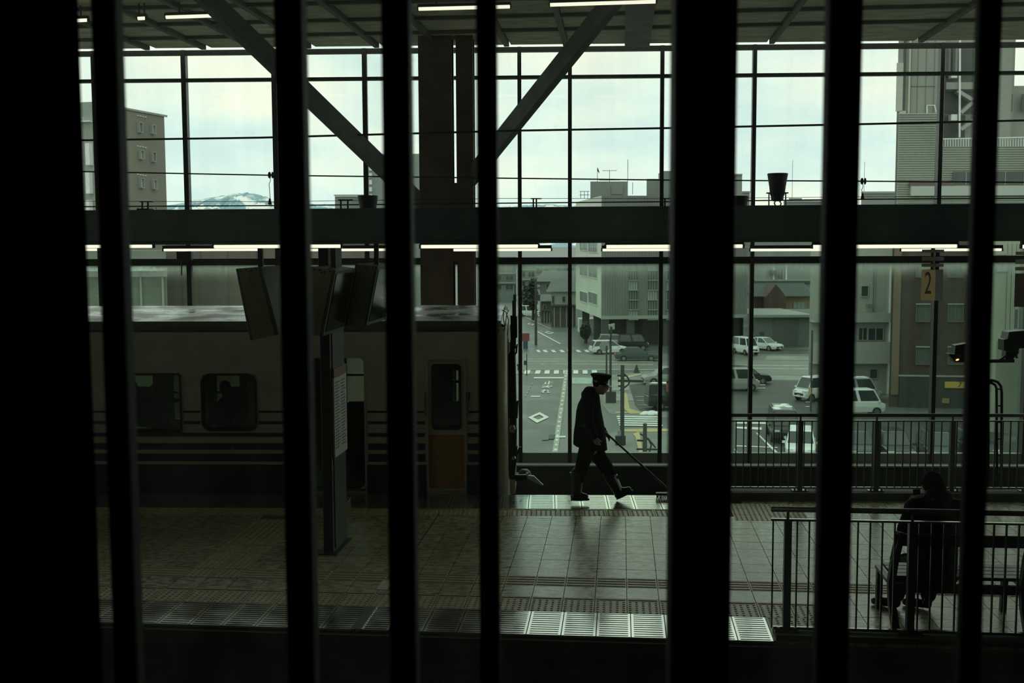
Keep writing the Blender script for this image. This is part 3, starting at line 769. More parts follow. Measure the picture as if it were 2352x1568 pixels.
for x0, x1, yt in ((2281, 2300, 872),):
    for off in (0,):
        MB().tube([TW.p(2300, 1125, 15.3), TW.p(2301, 900, 15.3), TW.p(2299, 886, 15.3), TW.p(2292, 877, 15.3), TW.p(2280, 873, 15.3), TW.p(2268, 873, 15.3)], .020, 8).build('stile', M_STEEL2, ld)
        MB().tube([TW.p(2290, 1125, 15.3), TW.p(2289, 892, 15.3), TW.p(2286, 884, 15.3), TW.p(2278, 879, 15.3), TW.p(2266, 879, 15.3)], .018, 8).build('stile', M_STEEL2, ld)
for y in (893, 931, 969, 1007, 1045, 1083):
    MB().cyl(TW.p(2290, y, 15.3), TW.p(2300, y+1, 15.3), .010, 6).build('rung', M_STEEL2, ld)

# ------------------------------------------------------------------ bench
BB = 9.86
bn = thing('bench', 'long dark platform bench with slatted back behind the near railing', 'bench', TG.pt(TG.A(2050, BB, 1400), BB, 0))
bl_, br_ = TG.A(2056, BB, 1240), TG.A(2700, BB, 1240)
zA, zB = TG.Z(2300, 1258, BB), TG.Z(2300, 1230, BB)
M_BENCH = mat('dark_bench_board', (0.018, 0.018, 0.016), .4, 0, .2, 6)
MB().fbox(TG, bl_, br_, BB-.01, BB+.02, zA, zB).build('backrest', M_BENCH, bn, bevel=.006)
for k, b_ in enumerate((10.02, 10.13, 10.24, 10.35)):
    MB().fbox(TG, bl_+.02, br_, b_-.05, b_+.05, .41, .44).build('seat_slat', M_BENCH, bn, bevel=.004)
MB().fbox(TG, bl_+.02, br_, 10.03, 10.07, .27, .35).build('lower_beam', M_BENCH, bn)
for k in range(4):
    a = bl_ + .02 + 1.1*k
    path = [TG.pt(a+.03, BB+.02, zB+.01), TG.pt(a-.02, BB+.0, .62), TG.pt(a-.05, BB-.02, .42), TG.pt(a-.04, BB-.03, .22), TG.pt(a-.01, BB-.06, 0)]
    lg = MB()
    for q0, q1 in zip(path[:-1], path[1:]): lg.beam(q0, q1+(q1-q0)*.06, .06, .055)
    lg.build('end_frame', M_BLACK, bn)
    MB().beam(TG.pt(a-.04, BB, .40), TG.pt(a-.04, 10.4, .40), .05, .03).build('seat_bracket', M_BLACK, bn)
    MB().beam(TG.pt(a-.03, 10.36, .40), TG.pt(a-.02, 10.42, 0), .05, .05).build('leg', M_BLACK, bn)

# ------------------------------------------------------------------ train standing at the far side of the platform
TB, TBF = 15.02, 17.80
M_CREAM = mat('cream_train_paint', (0.42, 0.39, 0.29), 0.35, 0, 0.12, 2.5)
M_NAVY = mat('navy_train_paint', (0.022, 0.032, 0.06), 0.32, 0, 0.1, 3)
M_ORANGE = mat('ochre_door_paint', (0.33, 0.17, 0.05), 0.4, 0, 0.15, 3)
M_TROOF = mat('wet_train_roof', (0.30, 0.31, 0.28), 0.34, 0.0, 0.85, 1.6, 1.0, stretch=(1, 2.0, 1), rvar=0.30, bscale=3.5, spec=.8)
M_TINT = glass_mat('train_window_glass', (0.66, 0.68, 0.62), (0.0, 0.015), (0.5, 0.5, 0.5), 3, (1, 1, 1), 0, 0.06)
M_INT = mat('train_interior_panel', (0.16, 0.155, 0.13), 0.6)
M_RUB = mat('black_rubber', (0.012, 0.012, 0.012), 0.6)
aE = TW.A(1168, TB, 900)
aS = -24.0
zTop, zBot = TW.Z(900, 762, TB), -.95
tr = thing('train', 'cream railcar with navy stripes standing at the far platform edge', 'train', TW.pt((aS+aE)/2, (TB+TBF)/2, -1.0))
def xr(x, y=900): return TW.A(x, TB, y)
def zr(y, x=900): return TW.Z(x, y, TB)
W1 = (xr(262), xr(412), zr(992), zr(861)); W2 = (xr(466), xr(585), zr(986), zr(862))
DR = (xr(690), xr(836), zr(1121), zr(822)); CD = (xr(983), xr(1066), zr(1121), zr(825))
W0 = (xr(60), xr(200), zr(992), zr(861))
opens = [W0, W1, W2, DR, CD]
def holed(F, b0, b1, a0, a1, z0, z1, ops):
    m = MB(); As = sorted({a0, a1, *[x for o in ops for x in o[:2]]}); Zs = sorted({z0, z1, *[x for o in ops for x in o[2:]]})
    for i in range(len(As)-1):
        for j in range(len(Zs)-1):
            ca, cz = (As[i]+As[i+1])/2, (Zs[j]+Zs[j+1])/2
            if not any(o[0] < ca < o[1] and o[2] < cz < o[3] for o in ops):
                m.fbox(F, As[i], As[i+1], b0, b1, Zs[j], Zs[j+1])
    return m
side = holed(TW, TB, TB+.07, aS, aE-.16, -.10, zTop, opens).build('near_side', M_CREAM, tr)
farops = []
for x0, x1, y0, y1 in ((60, 200, 862, 962), (268, 349, 862, 962), (398, 442, 862, 962), (497, 549, 862, 962), (620, 690, 862, 962), (796, 850, 822, 923), (1040, 1056, 850, 920)):
    farops.append((TW.A(x0, TBF-.05), TW.A(x1, TBF-.05), TW.Z(700, y1, TBF-.05), TW.Z(700, y0, TBF-.05)))
fs = holed(TW, TBF-.07, TBF, aS, aE-.16, -.10, zTop, farops).build('far_side', M_CREAM, tr)
for o in farops:
    MB().fbox(TW, o[0], o[1], TBF-.045, TBF-.03, o[2], o[3]).build('window_pane', M_TINT, fs)
    MB().fbox(TW, o[0], o[1], TBF-.10, TBF-.02, o[2]+(o[3]-o[2])*.60, o[2]+(o[3]-o[2])*.60+.035).build('window_bar', M_INT, fs)
m = MB().fbox(TW, aS, aE-.16, TB+.02, TBF-.02, -.12, -.02); m.build('cabin_floor', M_INT, tr)
MB().fbox(TW, aS, aE-.16, TB+.05, TBF-.05, 2.0, 2.06).build('cabin_ceiling', M_INT, tr)
# stripes, slightly proud of the side
bands = [(943, 948), (967, 974), (994, 1003), (1018, 1033), (1042, 1060)]
gaps = [o for o in opens]
for y0, y1 in bands:
    z0, z1 = zr(y1), zr(y0)
    cuts = sorted([(o[0]-.045, o[1]+.045) for o in gaps if o[2] < (z0+z1)/2 < o[3]+.04])
    a = aS; m = MB()
    for c0, c1 in cuts+[(aE-.16, None)]:
        if c0 > a: m.fbox(TW, a, c0, TB-.004, TB, z0, z1)
        a = c1
    m.build('navy_stripe', M_NAVY, tr)
zs = zr(1067); m = MB(); a = aS
for c0, c1 in sorted([(o[0]-.03, o[1]+.03) for o in (DR, CD)])+[(aE-.16, None)]:
    m.fbox(TW, a, c0, TB-.005, TB, -.10, zs); a = c1
m.fbox(TW, aS, aE-.1, TB+.02, TB+.06, -.75, -.10)
m.build('navy_skirt', M_NAVY, tr)
MB().fbox(TW, aS, aE-.2, TB+.3, TBF-.3, -.95, -.12).build('underframe', M_BLACK, tr)
# window frames with rounded corners
def round_frame(o, r, name, w=.028, proud=.012, m=M_RUB, par=None):
    a0, a1, z0, z1 = o
    def loop(g, rr):
        L = []
        for cx, cz, q in ((a1-g-rr, z1-g-rr, 0), (a0+g+rr, z1-g-rr, 1), (a0+g+rr, z0+g+rr, 2), (a1-g-rr, z0+g+rr, 3)):
            for k in range(6):
                t = math.pi/2*(q+k/5)
                L.append((cx+rr*math.cos(t), cz+rr*math.sin(t)))
        return L
    out, inn = loop(-w, r+w), loop(0, r)
    n = len(out); vs = []
    for b in (TB-proud, TB+.075):
        vs += [TW.pt(a, b, z) for a, z in out] + [TW.pt(a, b, z) for a, z in inn]
    fs_ = []
    for i in range(n):
        j = (i+1) % n
        fs_ += [(i, j, n+j, n+i), (2*n+i, 2*n+j, 3*n+j, 3*n+i), (i, j, 2*n+j, 2*n+i), (n+i, n+j, 3*n+j, 3*n+i)]
    mb = MB().add(vs, fs_)
    # corner fillets of body colour sit behind the ring
    f = mb.build(name, m, par or tr)
    return f
for o, r in ((W0, .03), (W1, .03), (W2, .10)):
    f = round_frame(o, r, 'window_frame')
    MB().fbox(TW, o[0], o[1], TB+.03, TB+.04, o[2], o[3]).build('pane', M_TINT, f)
    if o is not W2:
        MB().fbox(TW, o[0], o[1], TB-.002, TB+.05, o[2]+(o[3]-o[2])*.52, o[2]+(o[3]-o[2])*.52+.05).build('sash_bar', M_RUB, f)
# passenger doorway standing open, with its frame and threshold
f = round_frame(DR, .07, 'doorway_frame', .02, .006, M_CREAM)
MB().fbox(TW, DR[0], DR[1], TB-.03, TB+.1, DR[2]-.03, DR[2]).build('threshold', M_RAILL, f)
MB().fbox(TW, DR[0]-.75, DR[0]+.02, TB+.10, TB+.135, DR[2], DR[3]).build('open_door_leaf', M_ORANGE, f)
MB().fbox(TW, TW.A(796, 16.5), TW.A(846, 16.5), 16.6, 16.64, -.02, TW.Z(800, 922, 16.6)).build('partition', M_INT, tr)
# crew door
f = round_frame(CD, .03, 'crew_door_frame', .025, .014, M_CREAM)
cw = (xr(994), xr(1056), zr(984), zr(839))
MB().fbox(TW, CD[0]-.02, CD[1]+.02, TB-.02, TB+.02, CD[3], CD[3]+.03).build('rain_strip', M_CREAM, f)
holed(TW, TB+.012, TB+.05, CD[0], CD[1], zr(998), CD[3], [cw]).build('crew_door_panel', M_CREAM, f)
dl = MB().fbox(TW, CD[0], CD[1], TB+.012, TB+.05, CD[2], zr(998)).build('ochre_door_panel', M_ORANGE, f)
round_frame(cw, .04, 'crew_window_frame', .018, -.002, M_RUB, f)
MB().fbox(TW, cw[0], cw[1], TB+.03, TB+.036, cw[2], cw[3]).build('crew_window_pane', M_TINT, f)
MB().tube([TW.p(1074, 900, TB-.02), TW.p(1074, 955, TB-.02)], .012, 6).build('grab_rail', M_STEEL, tr)
MB().tube([TW.p(976, 900, TB-.02), TW.p(976, 955, TB-.02)], .012, 6).build('grab_rail', M_STEEL, tr)
MB().fbox(TW, xr(1068), xr(1080), TB-.01, TB, zr(918), zr(900)).build('door_switch', M_STEEL, tr)
# roof
prof = [(TB, zTop), (TB-.01, zTop+.03), (TB+.03, zTop+.08), (TB+.10, TW.Z(900, 737, TB+.1)), (TB+.35, TW.Z(900, 737, TB+.1)+.05), (TB+.8, TW.Z(900, 737, TB+.1)+.085), ((TB+TBF)/2, TW.Z(900, 701, 16.4)+.0)]
full_ = prof + [(TB+TBF-b, z) for b, z in reversed(prof[:-1])]
top = full_[3:-3]
m = MB().prism([TW.pt(aS, b, z) for b, z in [(TB+.10, zTop+.02)]+top+[(TBF-.10, zTop+.02)]], TW.e1*(aE-.10-aS))
ro = m.build('roof', M_TROOF, tr)
MB().prism([TW.pt(aS, b, z) for b, z in full_[:4]+[(TB+.12, zTop)]], TW.e1*(aE-.12-aS)).prism([TW.pt(aS, b, z) for b, z in full_[-4:]+[(TBF-.12, zTop)][::-1]], TW.e1*(aE-.12-aS)).build('gutter', mat('dark_gutter', (.06, .06, .055), .4), tr)
# cab end
MB().fbox(TW, aE-.16, aE-.02, TB+.10, TBF-.10, -.35, zTop).build('cab_front', M_CREAM, tr)
fr = MB()
for b in (TB+.12, TBF-.12):
    fr.cyl(TW.pt(aE-.14, b, -.3), TW.pt(aE-.14, b, zTop+.05), .12, 16)
fr.build('cab_corner', M_CREAM, tr, smooth=True)
m = MB()
vs = []; K = 7; J = len(top)
for k in range(K):
    t = k/(K-1)*math.pi/2
    for b, z in top:
        vs.append(TW.pt(aE-.30+.28*math.sin(t), (TB+TBF)/2+(b-(TB+TBF)/2)*(1-.10*(1-math.cos(t))), zTop+.0+(z-zTop)*math.cos(t)*1.06))
m.add(vs, [(k*J+j, k*J+j+1, (k+1)*J+j+1, (k+1)*J+j) for k in range(K-1) for j in range(J-1)])
m.build('roof_dome', mat('white_roof_end', (0.75, 0.76, 0.70), .4), tr, smooth=True)
dm = MB()
for pts in (((1153, 712), (1162, 716), (1168, 735), (1166, 770)), ((1158, 706), (1156, 730), (1160, 752)), ((1168, 712), (1164, 722), (1158, 760))):
    dm.tube([TW.p(x, y, TB+.02) for x, y in pts], .006, 5)
dm.build('roof_cable', M_BLACK, tr)
MB().fbox(TW, aE-.03, aE, TB+.35, TB+1.0, .95, 1.85).fbox(TW, aE-.03, aE, TBF-1.0, TBF-.35, .95, 1.85).build('front_window', M_RUB, tr)
MB().fbox(TW, aE-.02, aE+.05, TB+1.05, TBF-1.05, -.25, 1.95).build('gangway_door', M_CREAM, tr)
# hoses, ladder irons, lamps and couplings on the cab front
m = MB()
for pts, r in ((((1182, 676), (1182, 740), (1182, 800)), .022), (((1178, 690), (1179, 745)), .012), (((1183, 655), (1183, 690)), .006), (((1176, 745), (1180, 860), (1182, 960), (1178, 1100)), .030), (((1184, 800), (1188, 790), (1186, 810), (1180, 815)), .012), (((1184, 930), (1189, 920), (1187, 960)), .015), (((1178, 1000), (1186, 985), (1184, 1010)), .014), (((1176, 1040), (1187, 1025), (1185, 1055), (1178, 1065)), .016)):
    m.tube([TW.p(x, y, TB+.45) for x, y in pts], r, 6)
m.build('hose', M_RUB, tr)
MB().prism([TW.p(x, y, TB+.4) for x, y in ((1172, 724), (1187, 726), (1188, 775), (1180, 780), (1174, 768))], TW.e2*.2).build('jumper_box', M_BLACK, tr, bevel=.006)
MB().prism([TW.p(x, y, TB+.4) for x, y in ((1172, 780), (1181, 782), (1184, 920), (1186, 1060), (1182, 1090), (1170, 1100))], TW.e2*.5).build('front_equipment', M_BLACK, tr)
MB().ell(TW.p(1177, 985, TB+.3), (.04, .03, .06), 10, 6).ell(TW.p(1180, 1052, TB+.3), (.03, .03, .03), 8, 6).build('marker_lamp', M_RAILL, tr)
MB().beam(TW.p(1165, 1096, 16.2), TW.p(1212, 1093, 16.2), .14, .10).ell(TW.p(1205, 1090, 16.2), (.1, .12, .09), 10, 6).build('coupler', M_BLACK, tr)
MB().prism([TW.p(x, y, 15.5) for x, y in ((1208, 1087), (1213, 1086), (1214, 1092), (1226, 1093), (1248, 1114), (1244, 1115), (1212, 1099))], TW.e2*.05).build('rail_guard', mat('pale_steel_guard', (0.5, 0.53, 0.48), .4, .3), tr)
MB().beam(TW.p(1172, 1095, 15.55), TW.p(1212, 1094, 15.55), .05, .06).build('guard_arm', M_BLACK, tr)
MB().beam(TW.p(1180, 1058, 15.5), TW.p(1195, 1026, 15.5), .03, .03).build('step_iron', M_BLACK, tr)
# seats
M_SEAT = mat('ochre_seat_cloth', (0.20, 0.11, 0.05), .8)
for k, x in enumerate((300, 350, 545, 600)):
    a = TW.A(x, 17.2, 950)
    s_ = MB().fbox(TW, a-.24, a+.24, 16.75, 17.25, .30, .46).build('seat', M_SEAT, tr, bevel=.02)
    MB().fbox(TW, a-.24, a+.24, 17.25, 17.36, .42, 1.15).build('seat_back', M_SEAT, s_, bevel=.02)

# ------------------------------------------------------------------ people
M_SKIN = mat('skin', (0.40, 0.26, 0.18), 0.55)
M_SKIN2 = mat('skin', (0, 0, 0))
M_UNI = mat('black_uniform_cloth', (0.008, 0.0085, 0.009), 0.9, 0, .15, 20, .1, spec=.08)
M_BOOT = mat('black_rubber_boot', (0.014, 0.014, 0.014), 0.28)
M_HAIR = mat('black_hair', (0.008, 0.0075, 0.007), 0.9, spec=.08)
M_WHITE = mat('eye_white', (.6, .6, .56), .3)
def head(mb, c, fwd, up=(0, 0, 1), s=1.0, neck_to=None):
    """head shell: skull, jaw, nose, ears; fwd = facing direction"""
    f = Vector(fwd).normalized(); u = Vector(up).normalized(); r = f.cross(u).normalized(); u = r.cross(f)
    R = Matrix((f, r, u)).transposed(); c = Vector(c)
    P = lambda x, y, z: c + R @ Vector((x*s, y*s, z*s))
    mb.ell(c, (.098*s, .075*s, .112*s), 18, 12, R)
    mb.ell(P(.03, 0, -.055), (.066*s, .056*s, .062*s), 14, 8, R)       # jaw
    mb.ell(P(.058, 0, -.088), (.03*s, .03*s, .022*s), 10, 6, R)        # chin
    mb.ell(P(.098, 0, -.012), (.020*s, .014*s, .024*s), 10, 6, R)      # nose
    mb.ell(P(.088, 0, -.052), (.016*s, .024*s, .010*s), 10, 6, R)      # lips
    mb.ell(P(.085, 0, .022), (.014*s, .05*s, .012*s), 10, 6, R)        # brow
    for q in (-1, 1):
        mb.ell(P(-.005, q*.076, -.01), (.022*s, .010*s, .032*s), 8, 6, R)
    if neck_to is not None:
        limb(mb, [P(-.025, 0, -.07), Vector(neck_to)], [.052*s, .060*s], 12)
    return P, R
def eyes(P, R, s, par):
    m = MB(); n = MB()
    for q in (-1, 1):
        m.ell(P(.082, q*.031, .003), (.012*s, .014*s, .009*s), 8, 6, R); n.ell(P(.090, q*.031, .003), (.006*s, .007*s, .007*s), 8, 6, R)
    e_ = m.build('eyes', M_WHITE, par); n.build('iris', M_BLACK, e_)
def hand(mb, w, d, side, curl, s=1.0):
    """palm and five fingers; w wrist, d pointing direction, side = direction of the thumb, curl = direction the fingers bend to"""
    w, d, sd, cu = Vector(w), Vector(d).normalized(), Vector(side).normalized(), Vector(curl).normalized()
    pc_ = w + d*.045*s
    R = Matrix((d, sd, d.cross(sd))).transposed()
    mb.ell(pc_, (.052*s, .042*s, .018*s), 12, 8, R)
    for k, (off, ln) in enumerate(((.030, .070), (.010, .078), (-.010, .073), (-.029, .058))):
        p0 = w + d*.075*s + sd*off*s
        p1 = p0 + (d*.75+cu*.45)*ln*.45*s; p2 = p1 + (d*.25+cu*.85)*ln*.33*s; p3 = p2 + (cu*.9-d*.35)*ln*.28*s
        limb(mb, [p0, p1, p2, p3], [.0095*s, .0088*s, .008*s, .007*s], 8)
    t0 = w + d*.03*s + sd*.034*s; t1 = t0 + (d*.6+sd*.55+cu*.2)*.034*s; t2 = t1 + (d*.6+cu*.7)*.03*s
    limb(mb, [t0, t1, t2], [.012*s, .0105*s, .0085*s], 8)

# station worker walking along the platform edge with a long brush
MBb = 14.50
def mp(u, v, db=0.0): return TW.p(u, v, MBb+db)
E1, E2, UP = TW.e1, TW.e2, Vector((0, 0, 1))
st_ = thing('person', 'station worker in black coat, peaked cap and rubber boots walking with a long handled brush', 'person', TW.pt(TW.A(1372, MBb), MBb, 0))
body = MB()
hc = mp(1380, 884)
P, R = head(body, hc, E1*.93-UP*.36, UP*.93+E1*.36, 1.0, mp(1362, 912))
limb(body, [mp(1362, 912), mp(1352, 945), mp(1350, 990), mp(1354, 1025)], [.075, .125, .125, .125], 14)
hipN, hipF = mp(1352, 1028, -.09), mp(1356, 1028, .09)
kneeN, ankN = mp(1334, 1080, -.09), mp(1325, 1130, -.09)
kneeF, ankF = mp(1396, 1078, .09), mp(1418, 1126, .09)
limb(body, [hipN, kneeN, ankN], [.085, .058, .042]); limb(body, [hipF, kneeF, ankF], [.085, .058, .042])
shN, elN, wrN = mp(1350, 928, -.19), mp(1352, 972, -.25), mp(1367, 1004, -.24)
shF, elF, wrF = mp(1356, 928, .19), mp(1366, 972, .22), mp(1386, 991, .12)
limb(body, [mp(1355, 922), shN, elN, wrN], [.07, .055, .042, .028]); limb(body, [mp(1355, 922), shF, elF, wrF], [.07, .055, .042, .028])
hand(body, wrN, mp(1373, 1024, -.24)-wrN, E1, E1*.3-E2*-.9, 1.0)
hand(body, wrF, mp(1394, 998, .10)-wrF, UP, -UP*.6-E2*.6, 1.0)
fused(body, 'body', M_SKIN, st_, .0085, 3)
eyes(P, R, 1.0, st_)
co = MB()   # coat: torso as stacked oval rings, then sleeves and collar
rings = [(1360, 902, .075, .085), (1356, 911, .12, .15), (1353, 925, .145, .205), (1352.5, 945, .165, .225), (1354, 970, .185, .225), (1354, 992, .205, .225), (1355, 1010, .215, .235), (1356, 1027, .222, .245)]
vs = []; n = 24
for x, y, ra, rb_ in rings:
    c = mp(x, y)
    tl = .16 if y > 1000 else (-.12 if y < 930 else 0)
    for j in range(n):
        t = 2*math.pi*j/n
        vs.append(c + E1*ra*math.cos(t) + E2*rb_*math.sin(t) - UP*ra*math.cos(t)*tl*-1*(-1))
co.add(vs, [(i*n+j, i*n+(j+1) % n, (i+1)*n+(j+1) % n, (i+1)*n+j) for i in range(len(rings)-1) for j in range(n)]+[tuple(range(n-1, -1, -1)), tuple((len(rings)-1)*n+j for j in range(n))])
limb(co, [mp(1354, 924), shN, elN, mp(1364, 1000, -.24)], [.09, .085, .068, .056]); limb(co, [mp(1354, 924), shF, elF, mp(1384, 988, .13)], [.09, .085, .068, .054])
co.ell(mp(1355, 897), (.085, .10, .06), 14, 8); co.ell(mp(1345, 906), (.06, .12, .06), 12, 8)     # hood and collar at the nape
coat = fused(co, 'coat', M_UNI, st_, .011, 5)
tz = MB()
limb(tz, [hipN+UP*.05, kneeN, mp(1329, 1100, -.09)], [.115, .085, .075]); limb(tz, [hipF+UP*.05, kneeF, mp(1408, 1100, .09)], [.118, .088, .074])
fused(tz, 'trousers', M_UNI, st_, .011, 4)
def boot(top, ank, heel, toe, name):
    b = MB(); top, ank, heel, toe = map(Vector, (top, ank, heel, toe))
    limb(b, [top, ank], [.088, .068], 14)
    d = (toe-heel).normalized(); up = d.cross(E2); up = up if up.z > 0 else -up
    limb(b, [ank, heel+d*.05+up*.045], [.066, .052], 12)
    limb(b, [heel+d*.04+up*.042, heel.lerp(toe, .55)+up*.052, toe-d*.05+up*.040], [.046, .050, .040], 12)
    o = fused(b, name, M_BOOT, st_, .009, 4)
    s = MB(); c = heel.lerp(toe, .5)
    L = (toe-heel).length
    pts = []
    for k in range(16):
        t = 2*math.pi*k/16
        pts.append(c + d*math.cos(t)*L*.5 + E2*math.sin(t)*.045 - up*.006)
    s.prism(pts, up*.022).build('sole', M_RUB, o)
    s = MB(); s.tube([top + E1*.092*math.cos(2*math.pi*k/14)+E2*.092*math.sin(2*math.pi*k/14)+UP*.012 for k in range(14)], .009, 6, closed=True).build('cuff', M_BOOT, o)
    return o
boot(mp(1326, 1088, -.09), mp(1324, 1128, -.09), mp(1311, 1148, -.09), mp(1354, 1147, -.09), 'boot')
boot(mp(1401, 1092, .09), mp(1419, 1126, .09), mp(1416, 1146, .09), mp(1455, 1126, .09), 'boot')
# peaked cap
cf = (E1*.97-UP*.10).normalized(); cu = cf.cross(E2); cu = cu if cu.z > 0 else -cu
Rc = Matrix((cf, E2, cu)).transposed()
cc = mp(1379, 878)
cap = MB().lathe([(.098, -.02), (.100, .03), (.108, .055), (.135, .085), (.138, .098), (.110, .112), (.02, .116)], cc, 24, Rc).build('cap', M_UNI, st_, smooth=True)
vz = []
for k in range(9):
    t = math.radians(-62+124*k/8); vz.append(cc + Rc @ Vector((.098*math.cos(t), .098*math.sin(t), -.005)))
for k in range(9):
    t = math.radians(62-124*k/8); vz.append(cc + Rc @ Vector((.075+.085*math.cos(t), .095*math.sin(t), -.045)))
MB().prism(vz, cu*.006).build('visor', M_BOOT, cap)
MB().cyl(cc+Rc @ Vector((.112, 0, .055)), cc+Rc @ Vector((.124, 0, .056)), .014, 10).build('cap_badge', M_RAILL, cap)
MB().lathe([(.1015, .004), (.1025, .03)], cc, 24, Rc).build('cap_band', M_BOOT, cap)
h = MB().ell(P(-.028, 0, .01), (.080, .079, .085), 14, 10, R)
fused(h, 'hair', M_HAIR, st_, .012, 2)

br_p, br_q = mp(1383, 986, .07), TW.p(1546, 1133, MBb+.06)
bs = thing('deck_brush', 'long handled platform brush pushed ahead by the worker', 'brush', Vector((br_q.x, br_q.y, 0)))
MB().tube([br_p, br_q], .013, 8).build('handle', mat('dark_broom_handle', (.03, .028, .025), .4), bs)
bq = gnd(1538, 1143)
hb = MB().box(bq+Vector((0, 0, .055)), (.36, .09, .03), TW.rz).build('head_block', M_BLACK, bs, bevel=.008)
bx = MB()
for i in range(18):
    for j in range(4):
        c = bq + E1*(-.17+.02*i) + E2*(-.03+.02*j)
        bx.cyl(c+UP*.04, c+UP*.002+E1*rnd.uniform(-.006, .006), .004, 4)
bx.build('bristles', M_BLACK, bs, kind='stuff')
MB().tube([br_q, bq+Vector((0, 0, .06))], .016, 8).build('socket', M_RAILL, bs)

# person on the bench, seen from behind, holding up a phone
def tp(u, v, b): return TG.p(u, v, b)
F1, F2 = TG.e1, TG.e2
sp = thing('person', 'seated person in dark hooded jacket bending over a phone on the bench', 'person', TG.pt(TG.A(2130, 10.2), 10.2, 0))
body = MB(); look = (F2*.72-F1*.55-UP*.5).normalized()
hcs = tp(2142, 1116, 10.33)
P2, R2 = head(body, hcs, look, UP*.85+look*.3, 1.0, tp(2150, 1155, 10.28))
limb(body, [tp(2152, 1160, 10.26), tp(2150, 1210, 10.20), tp(2142, 1300, 10.18)], [.09, .13, .14], 14)
hl, hr = tp(2118, 1318, 10.22), tp(2172, 1318, 10.22)
kl, kr = tp(2082, 1292, 10.62), tp(2150, 1292, 10.64)
al_, ar_ = tp(2058, 1375, 10.42), tp(2130, 1376, 10.42)
limb(body, [hl, kl, al_], [.09, .062, .045]); limb(body, [hr, kr, ar_], [.09, .062, .045])
sl, sr = tp(2105, 1172, 10.28), tp(2196, 1176, 10.24)
el, er = tp(2082, 1216, 10.42), tp(2190, 1235, 10.42)
wl, wr = tp(2103, 1160, 10.58), tp(2118, 1162, 10.62)
limb(body, [tp(2150, 1172, 10.26), sl, el, wl], [.08, .06, .046, .03]); limb(body, [tp(2150, 1172, 10.26), sr, er, wr], [.08, .06, .046, .03])
hand(body, wl, UP*.8+F1*.1, F1, F2*-.2+F1*.6, .95); hand(body, wr, UP*.5-F1*.5, UP, -F1*.6-F2*.2, .95)
fused(body, 'body', M_SKIN, sp, .009, 3)
eyes(P2, R2, 1.0, sp)
jk = MB()
limb(jk, [tp(2152, 1150, 10.27), tp(2150, 1200, 10.21), tp(2146, 1260, 10.17), tp(2144, 1310, 10.19)], [.13, .19, .20, .20], 18)
limb(jk, [tp(2105, 1170, 10.26), tp(2198, 1174, 10.24)], [.115, .115], 14)
limb(jk, [sl, el, tp(2100, 1170, 10.57)], [.11, .088, .062]); limb(jk, [sr, er, tp(2122, 1168, 10.6)], [.11, .09, .062])
jk.ell(tp(2156, 1140, 10.24), (.13, .11, .08), 14, 8)
fused(jk, 'jacket', mat('black_padded_jacket', (.007, .007, .008), .8, 0, .2, 12, .2, spec=.1), sp, .013, 6)
tz = MB(); limb(tz, [hl, kl, tp(2060, 1365, 10.44)], [.115, .092, .07]); limb(tz, [hr, kr, tp(2132, 1366, 10.44)], [.115, .092, .07])
fused(tz, 'trousers', mat('dark_trousers', (.008, .008, .009), .9, spec=.1), sp, .012, 4)
for a_, hd in ((al_, -1), (ar_, -1)):
    g0 = Vector((a_.x, a_.y, .045)); b = MB()
    limb(b, [a_, g0+UP*.01, g0+F2*.06-F1*.10, g0+F2*.10-F1*.17-UP*.008], [.05, .045, .044, .034], 10)
    o = fused(b, 'shoe', M_BOOT, sp, .009, 3)
h = MB(); h.ell(P2(-.02, 0, .02), (.105, .094, .115), 16, 10, R2); h.ell(P2(-.05, 0, -.05), (.07, .08, .06), 14, 8, R2)
fused(h, 'hair', M_HAIR, sp, .012, 2)
ph = thing('phone', 'dark smartphone held upright by the seated person', 'phone', tp(2106, 1140, 10.66))
Rp = Matrix.Rotation(TG.rz+math.radians(18), 3, 'Z') @ Matrix.Rotation(math.radians(-8), 3, 'X')
MB().box(tp(2106, 1142, 10.66), (.075, .009, .155), R=Rp).build('phone_body', M_BLACK, ph, bevel=.003)
MB().box(tp(2106, 1142, 10.66)+Rp @ Vector((0, -.0055, 0)), (.067, .002, .14), R=Rp).build('screen', mat('dim_phone_screen', (.02, .022, .02), .15), ph)

